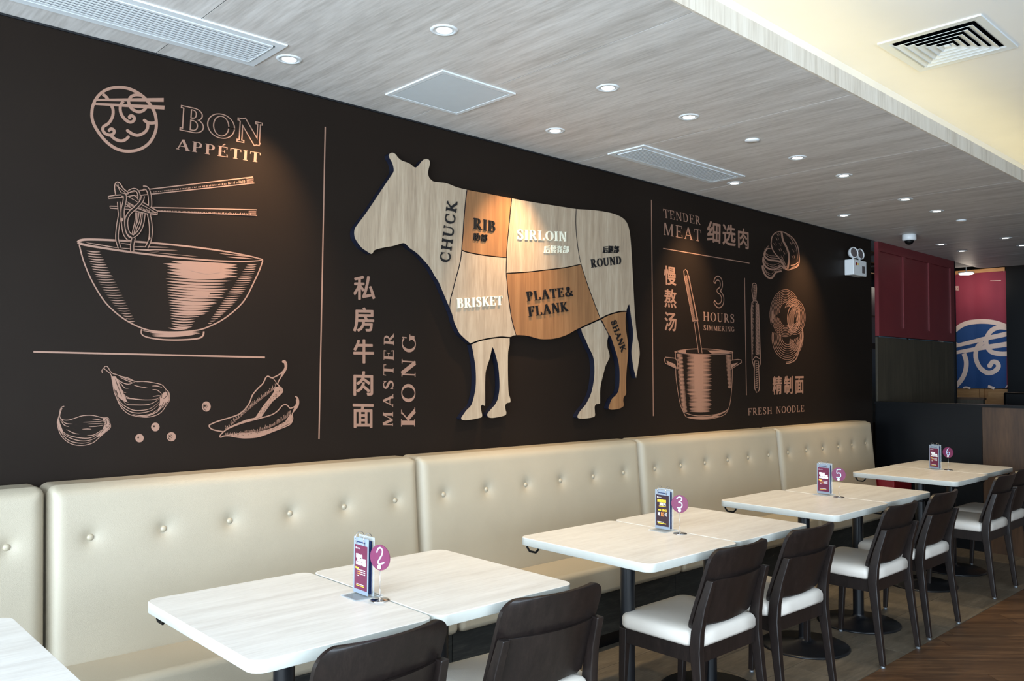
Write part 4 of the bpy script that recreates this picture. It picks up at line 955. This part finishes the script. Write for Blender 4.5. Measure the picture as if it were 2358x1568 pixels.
def make_number(ch):
    th = empty('table_number')
    MB().lathe([(.029, 0), (.029, .002), (.025, .004), (.004, .006), (.0015, .010)], seg=36).build('base_disc', M['chrome'], th)
    MB().tube([(0, 0, .006), (0, 0, .098)], .0011, 6).build('stem', M['chrome'], th)
    R = Matrix.Rotation(-PI/2, 3, 'Y')
    d = MB().lathe([(.0372, 0), (.0372, .0022)], (0, 0, .125), 40, R=R, smooth=False).build('number_disc', M['sign_plum'], th)
    MB().lathe([(.006, 0), (.0075, .002), (.0055, .0055)], (-.0022, 0, .098), 16, R=R).build('clip', M['white_plastic'], th)
    A = Art(lambda x, y: (x, y), fn=lambda x, y: (-.0026, -(x-.5)*.045, .130+(.5-y)*.05))
    pts = {'2': [(.25, .30), (.35, .10), (.55, .03), (.70, .15), (.68, .40), (.50, .65), (.36, .86), (.40, .95), (.60, .95), (.85, .86)],
           '3': [(.22, .18), (.45, .03), (.68, .10), (.68, .28), (.40, .48), (.66, .52), (.74, .72), (.55, .94), (.25, .93)],
           '5': [(.75, .05), (.50, .05), (.32, .12), (.30, .48), (.52, .42), (.74, .55), (.74, .80), (.52, .97), (.24, .92)],
           '6': [(.58, .02), (.40, .25), (.30, .60), (.38, .90), (.58, .97), (.76, .82), (.70, .62), (.52, .55), (.34, .70)]}[ch]
    A.line(pts, .095); 
    for p in (pts[0], pts[-1]): A.disc(p[0], p[1], .047, .047, n=10)
    A.build('numeral', parent=d, mats=[M['ink_blue']])
    return th
SG = [('2', (1.382, 2.140), (1.395, 2.060), 0, 'near'), ('3', (2.914, 2.173), (2.905, 2.078), -2, ''), ('5', (4.457, 2.218), (4.422, 2.114), -4, ''), ('6', (6.268, 2.29), (6.292, 2.206), -18, '')]
for ch, (x, y), (nx, ny), rz, _ in SG:
    f = make_flip(ch, dark=(ch == '3')); f.location = (x, y, .75); f.rotation_euler[2] = math.radians(rz)
    tag(f, {'2': 'largest plum flip menu stand with two big rings, nearest the camera', '3': 'dark flip menu stand with yellow and white print, the only one not plum', '5': 'plum flip menu stand on the third table pair, against the tufted seat back', '6': 'smallest plum flip menu stand, against the black partition'}[ch], 'menu stand', 'flip menu stands on the table pairs')
    g = make_number(ch); g.location = (nx, ny, .75); g.rotation_euler[2] = math.radians({'2': 16, '3': 14, '5': 8, '6': -8}[ch])
    tag(g, {'2': 'largest round plum number sign, showing a two, nearest the camera', '3': 'round plum number sign showing a three, beside the dark menu stand', '5': 'round plum number sign showing a five, on the third table pair', '6': 'smallest round plum number sign, showing a six, before the black partition'}[ch], 'table number', 'round table number signs')

# ------------------------------------------------------------------ ceiling fittings
def make_downlight():
    th = empty('downlight')
    MB().lathe([(.034, -.001), (.036, -.004), (.046, -.0035), (.0495, 0)], seg=32, cap0=False, cap1=False).build('trim_ring', M['white_metal'], th)
    MB().lathe([(.0345, -.0015), (.030, -.004), (.027, -.002), (.026, -.0008)], seg=32, cap0=False, cap1=False).build('gimbal_ring', M['white_metal'], th)
    MB().lathe([(.0005, -.0012), (.0265, -.0008)], seg=24, cap0=False, cap1=False).build('lens', M['lamp'], th)
    return th
DLAB = {'wall': ['downlight just past the end of the near long air grille', 'downlight near the wall above the sirloin part of the cow sign', 'downlight at the far right end of the farther air grille', 'downlight near the wall, the last before the emergency light', 'nearer of two small downlights just past the dome camera', 'farther of two small downlights past the dome camera, before the curtain'],
 'aisle': ['largest downlight in view, above the square access panel', 'downlight to the upper right of the square access panel', 'downlight just before the nearer plain round ceiling cover', 'downlight just past the nearer plain round ceiling cover', 'second downlight past the nearer plain round ceiling cover', 'second downlight before the farther plain round ceiling cover', 'downlight right beside the farther plain round ceiling cover', 'far small downlight high above the right side of the hanging curtain', 'far small downlight cut by the right edge of the photo']}
dl = make_downlight(); first = True; beams = []
def spot(x, y, power, ang, tilt, blend=1.0):
    l = bpy.data.lights.new('downlight_beam', 'SPOT'); l.energy = power; l.color = WARM; l.spot_size = math.radians(ang); l.spot_blend = blend; l.shadow_soft_size = .025
    return l
for row, name, pw, ang, tilt in ((WALL_ROW, 'wall', 92, 66, 25), (TABLE_ROW, 'aisle', 44, 84, 8)):
    for i, (x, y) in enumerate(row):
        o = dl if first else dup(dl); first = False
        o.location = (x, y, ZC)
        tag(o, DLAB[name][i], 'downlight', 'round ceiling downlights')
        l = spot(x, y, pw if x < 7.5 else pw*.025, ang if x < 7.5 else 48, tilt if x < 7.5 else 0); l.color = AMBER if name == 'wall' else WARM; beams.append((l, o, math.radians(tilt if x < 7.5 else 0)))
for l, o, a in beams:
    lo = bpy.data.objects.new('downlight_beam', l); link(lo, o); lo.location = (0, 0, -.012); lo.rotation_euler = (a, 0, 0)
# speaker covers
for x, y, lab in ((3.774, 2.248, 'plain white round ceiling cover between two aisle downlights, the nearer one'), (6.899, 2.30, 'plain white round ceiling cover farther back near the dome camera')):
    o = MB().lathe([(.036, 0), (.036, -.004), (.033, -.008), (.001, -.009)][::-1], seg=32).build('ceiling_cover', M['white_plastic'])
    o.location = (x, y, ZC); tag(o, lab, 'ceiling cover', 'round white ceiling covers')
# linear grilles
def grille(x0, x1, y0, y1, label, ns):
    th = empty('air_grille', ((x0+x1)/2, (y0+y1)/2, ZC), label, 'vent', 'long white ceiling air grilles')
    hx, hy = (x1-x0)/2, (y1-y0)/2; f = .030
    fr = MB()
    for (a, b, c, d) in ((-hx, hx, -hy, -hy+f), (-hx, hx, hy-f, hy), (-hx, -hx+f, -hy+f, hy-f), (hx-f, hx, -hy+f, hy-f)): fr.box(a, b, c, d, -.006, 0)
    fr.build('frame', M['white_metal'], th)
    li = MB(); g = f+.006
    for (a, b, c, d) in ((-hx+g, hx-g, -hy+g, -hy+g+.004), (-hx+g, hx-g, hy-g-.004, hy-g), (-hx+g, -hx+g+.004, -hy+g, hy-g), (hx-g-.004, hx-g, -hy+g, hy-g)): li.box(a, b, c, d, -.009, 0)
    li.build('inner_frame', M['white_metal'], th)
    MB().box(-hx+f, hx-f, -hy+f, hy-f, -.0012, -.0006).build('backing', M['backing'], th)
    w = (2*hy-2*g-.01)/ns
    me = None
    for i in range(ns):
        y = -hy+g+.005+w*i
        if me is None:
            o = MB().box(-hx+g+.004, hx-g-.004, 0, w*.56, -.0085, -.0065).build('slat', M['white_metal'], th); me = o.data
        else: o = link(bpy.data.objects.new('slat', me), th)
        o.location = (0, y, 0)
grille(-.75, 1.443, 2.775, 3.055, 'long white air grille at the top left, nearest the camera', 10)
grille(3.447, 4.436, 2.690, 2.940, 'white air grille farther along the ceiling near the mural wall', 10)
# access panel
th = empty('access_panel', (2.211, 2.775, ZC), 'square pale grey ceiling access panel between the two air grilles', 'panel')
h = .2; fr = MB()
for (a, b, c, d) in ((-h, h, -h, -h+.02), (-h, h, h-.02, h), (-h, -h+.02, -h+.02, h-.02), (h-.02, h, -h+.02, h-.02)): fr.box(a, b, c, d, -.006, 0)
fr.build('frame', M['white_metal'], th); MB().box(-h+.024, h-.024, -h+.024, h-.024, -.005, 0).build('door', M['grey_panel'], th)
# square diffuser in the upper ceiling
th = empty('square_diffuser', (4.173, 1.438, ZU), 'square white four-way air diffuser in the cream upper ceiling', 'vent')
hx, hy = .257, .226
def sqring(mb, k0, z0, k1, z1, mi=0):
    a = [(-1, -1), (1, -1), (1, 1), (-1, 1)]
    A_ = [(hx*k0*x, hy*k0*y, z0) for x, y in a]; B_ = [(hx*k1*x, hy*k1*y, z1) for x, y in a]
    mb.add(A_+B_, [(i, (i+1) % 4, 4+(i+1) % 4, 4+i) for i in range(4)], mi)
mb = MB(); sqring(mb, 1, 0, 1, -.008); sqring(mb, 1, -.008, .84, -.006); sqring(mb, .84, -.006, .80, -.001); mb.build('frame', M['white_metal'], th)
MB().box(-hx*.82, hx*.82, -hy*.82, hy*.82, -.0012, -.0004).build('duct_opening', M['duct'], th)
for i in range(5):
    k = .76-i*.15; mb = MB(); sqring(mb, k, -.014, k-.135, -.002); sqring(mb, k, -.014, k-.006, -.0155)
    mb.build('louvre', M['white_metal'], th)
MB().box(-hx*.05, hx*.05, -hy*.05, hy*.05, -.013, -.003).build('core', M['white_metal'], th)
# dome camera
th = empty('dome_camera', (7.30, 2.848, ZC), 'white dome security camera with black glass under the ceiling', 'security camera')
MB().lathe([(.052, 0), (.056, -.004), (.056, -.045), (.050, -.052), (.037, -.053)], seg=32).build('housing', M['white_plastic'], th)
MB().lathe([(.037*math.cos(a), -.052-.036*math.sin(a)) for a in np.linspace(0, 1.5, 9)], seg=28).build('dome', M['black'], th)
# surface lamp over the passage behind
th = empty('ceiling_lamp', (10.6, 3.486, ZC+.02), 'round glowing ceiling lamp in front of the hanging curtain', 'lamp')
MB().lathe([(.006, .30), (.006, 0)], seg=10).build('stem', M['white_plastic'], th)
MB().lathe([(.005, .001), (.085, 0), (.085, -.012), (.080, -.016)], seg=28).build('housing', M['white_plastic'], th)
MB().lathe([(.079, -.0165), (.070, -.026), (.001, -.030)], seg=28, cap0=False).build('diffuser', M['lamp'], th)
l = bpy.data.lights.new('passage_light', 'POINT'); l.energy = 4.5; l.color = (1, .86, .7); l.shadow_soft_size = .08
link(bpy.data.objects.new('passage_light', l), th).location = (.0, 0, -.10)

# emergency light on the mural wall
th = empty('emergency_light', (6.955, YW, 2.33), 'white twin-head emergency light on the dark wall', 'emergency light')
b = MB().box(-.125, .125, -.08, 0, -.065, .068).build('battery_case', M['white_plastic'], th); bevel(b, .006, 2)
MB().box(.035, .085, -.0825, -.0805, -.04, .02).build('label_window', M['lens'], b); MB().box(-.088, -.062, -.0825, -.0805, .018, .042).build('warning_sticker', M['red'], b); MB().box(-.05, -.035, -.0825, -.0805, .022, .038).build('indicator', M['ink_yellow'], b)
for sx, rot in ((-.062, -18), (.062, -10)):
    mb = MB().lathe([(.014, .066), (.014, .074), (.008, .078), (.008, .088)], (sx, -.045, 0), 14).build('swivel', M['white_plastic'], th)
    R = Matrix.Rotation(math.radians(rot), 3, 'Z') @ Matrix.Rotation(math.radians(83), 3, 'X')
    hd = MB().lathe([(.012, -.045), (.034, -.030), (.047, -.008), (.048, .010), (.045, .013), (.041, .012), (.040, .006)], (sx, -.05, .128), 28, R=R, cap1=False).build('lamp_head', M['white_plastic'], th)
    MB().lathe([(.0402, .0062), (.03, .009), (.001, .011)], (sx, -.05, .128), 24, R=R, cap0=False).build('lamp_lens', M['lens'], hd)

# ------------------------------------------------------------------ right-hand background
# burgundy panelling over dark wood, beyond the end of the mural wall
wr = structure(MB().box(7.468, 9.325, YW, YW+.02, 0, 1.762).build('wall_side', M['wall_wood']))
th = MB().box(7.468, 9.325, YW-.004, YW+.02, 1.775, ZC-.001).build('burgundy_panelling', M['burg'], wr)
for a, b in ((7.50, 8.02), (8.045, 8.64), (8.665, 9.24)):
    pass
rails = MB()
for (a, b, c, d) in ((7.468, 9.325, 1.775, 1.86), (7.468, 9.325, 2.54, ZC-.001), (7.468, 7.50, 1.86, 2.54), (8.02, 8.07, 1.86, 2.54), (8.64, 8.69, 1.86, 2.54), (9.22, 9.325, 1.86, 2.54)):
    rails.box(a, b, YW-.016, YW-.004, c, d)
rails.build('panel_frame', M['burg'], wr)
MB().box(7.5, 8.1, YW-.006, YW, 1.763, 1.770).box(8.16, 9.3, YW-.006, YW, 1.763, 1.769).build('metal_strip', M['cabinet_blue'], wr)
MB().box(9.325, 9.36, YW-.016, YW+.1, 0, ZC-.001).build('end_post', M['near_black'], wr)
# cabinet glimpsed through the slot
th = empty('kitchen_cabinet', (9.0, 4.0, 0), 'blue-grey steel cabinet glimpsed through the slot beside the mural wall', 'cabinet')
MB().box(-.3, .7, -.05, .35, .9, 2.39).build('body', M['cabinet_blue'], th); MB().box(-.3, .7, -.05, .35, 0, .9).build('lower_body', M['near_black'], th)
MB().box(-.3, .7, -.056, -.051, 2.06, 2.075).build('door_joint', M['black'], th); MB().box(-.3, .7, -.057, -.051, 1.71, 1.77).build('handle', M['black'], th)
for z in (2.54, 2.66, 2.775): MB().box(-.3, .7, -.04, .3, z, z+.012).build('shelf', M['gold'], th)
MB().box(.7, .74, -.05, .35, 0, 2.85).box(-.34, -.3, -.05, .35, 0, 2.85).build('side_frame', M['near_black'], th)

# low partition
th = empty('low_partition', (7.4, 1.0, 0), 'low black partition with a brown wood part behind the farthest tables', 'partition')
MB().box(0, .09, 2.42-1, YW-.002-1, 0, 1.165).build('black_panel', M['near_black'], th)
MB().box(-.012, .10, 2.33-1, 2.42-1, 0, 1.165).build('end_post', M['black'], th)
MB().box(0, .09, YB+1.2-1, 2.33-1, 0, 1.165).build('wood_panel', M['brown_wood'], th)
MB().box(-.02, .11, YB+1.2-1, YW-.002-1, 1.165, 1.187).build('cap_rail', M['near_black'], th)
# red seat end between banquette and partition
th = empty('red_bench', (7.24, 3.0, 0), 'red upholstered bench end behind the farthest table by the partition', 'bench')
b = MB().box(-.225, .135, -.12, .19, .44, .575).build('seat_pad', M['red'], th); bevel(b, .012, 2)
MB().box(-.22, .13, -.11, .19, 0, .44).build('base', M['near_black'], th)

# booth back, tan counter, dark pillar and the hanging curtain
th = empty('booth_back', (9.5, 3.2, 0), 'dark brown booth back seen just above the low partition', 'booth')
MB().box(0, .06, -.22, .25, 0, 1.17).build('back_panel', M['wall_wood'], th); MB().box(-.01, .07, -.23, .26, 1.17, 1.19).build('top_rail', M['brown_wood'], th)
th = empty('service_counter', (11.1, 3.5, 0), 'tan wooden service counter below the hanging curtain', 'counter')
MB().box(.26, .6, -.32, .6, 0, 1.262).box(0, .26, -.32, .6, 0, 1.262).build('body', M['tan_wood'], th)
MB().box(-.012, 0, -.32, -.06, .3, 1.13).box(-.012, 0, .02, .6, .3, 1.255).build('front_panel', M['tan_wood'], th); MB().box(-.03, 0, -.04, .01, 0, 1.262).build('upright', M['tan_wood'], th)
MB().box(-.016, -.002, -.30, -.08, 1.15, 1.225).build('drawer_front', M['tan_wood'], th)
pl = structure(MB().box(10.95, 11.35, 1.6, 3.17, 0, ZU-.1).build('wall_pillar', M['near_black']))
pl.name = 'wall_divider'
th = empty('black_counter_top', (10.2, 2.9, 0), 'black rounded counter end above the partition at the right edge', 'counter')
o = MB().box(.0, .4, -.9, .10, 1.0, 1.245).build('counter_top', M['near_black'], th); bevel(o, .03, 3)
MB().box(.04, .38, -.88, .08, 0, 1.0).build('counter_body', M['near_black'], th)

th = empty('noren_curtain', (11.0, 3.5, 0), 'burgundy and blue hanging curtain printed with a cream noodle roundel', 'curtain')
MB().box(-.012, .012, -.31, .5, 2.672, 2.715).build('rail', M['tan_wood'], th)
def fold(y): return .008*math.sin(y*21+.8)+.002*math.sin(y*47)
def cloth(y0, y1, z0, z1, off, mt, name, clipz=None):
    mb = MB(); ny = 90; V = []
    for z in np.linspace(z0, z1, 6):
        for i in range(ny+1):
            y = y0+(y1-y0)*i/ny; V.append((fold(y)*(1-.4*(z-1.2)/1.5)-off, y, z))
    n = ny+1; mb.add(V, [(j*n+i, j*n+i+1, (j+1)*n+i+1, (j+1)*n+i) for j in range(5) for i in range(ny)], 0, True)
    return mb.build(name, M[mt], th)
YR, YLc = 3.185-3.5, 3.95-3.5
# boundary arc between red and blue and print, in crop N coordinates on plane X=11
def nP(off):
    def f(x, y):
        p = onX(x, y, 11.0); yy = min(max(p[1]-3.5, YR), YLc); return (fold(yy)*(1-.4*(p[2]-1.2)/1.5)-off, yy, p[2])
    return f
red = cloth(YR, YLc, 1.275, 2.672, 0, 'noren_red', 'upper_cloth')
A = Art(cN, fn=nP(.0016))
arcp = spline([(-60, 860), (20, 780), (80, 745), (140, 700), (220, 670), (340, 660), (460, 672), (570, 710)], 6)
low = [(x, 1298) for x, y in arcp]
m = MB()
for k in range(12):
    Aa = [(x, y+(1296-y)*k/12) for x, y in arcp]; Bb = [(x, y+(1296-y)*(k+1)/12) for x, y in arcp]
    m.strip([A.P(*p) for p in Aa], [A.P(*p) for p in Bb])
m.build('blue_ground', M['noren_blue'], th)
A = Art(cN, fn=nP(.0045)); w = 44
def cl(P): return [(min(x, 574), y) for x, y in P]
A.line(arcp, w, smooth=False)
A.line([(60, 900), (330, 832)], (34, 40), smooth=False); A.line([(330, 832), (574, 778)], (40, 46), smooth=False)
A.line([(60, 962), (330, 912)], (30, 42), smooth=False); A.line([(330, 912), (576, 876)], (42, 48), smooth=False)
A.line(spline([(574, 722), (500, 715), (430, 745), (385, 810), (380, 880), (420, 945), (500, 968), (578, 968)], 3), w, smooth=False)
A.line([(350, 855), (290, 905), (275, 1000), (310, 1090), (380, 1145), (445, 1140), (490, 1095), (480, 1055), (440, 1045), (412, 1080)], w); A.disc(412, 1080, 24, 24)
A.line([(75, 865), (105, 880)], 30); A.line([(165, 965), (188, 1040), (180, 1130), (145, 1210), (90, 1275)], w)
A.line([(160, 1290), (190, 1285), (225, 1296)], 18); A.line([(395, 1275), (425, 1285), (455, 1296)], 24); A.line([(560, 1290), (590, 1270)], 14)
A.build('roundel_print', parent=th, mats=[M['noren_cream']])
A = Art(cN, fn=nP(.0045)); fN = lambda x, y: A.P(x, y)
hanzi(A.mb, '面', (78, 366), (116, 366), (78, 326), fN, bold=.01); A.line([(415, 276), (515, 272)], 5)
A.build('white_character', parent=th, mats=[M['noren_cream']])
for yy in (-.3, -.12, .06, .24): MB().tube([(0, yy, 2.655), (0, yy, 2.68)], .004, 6).build('hanging_loop', M['noren_cream'], th)
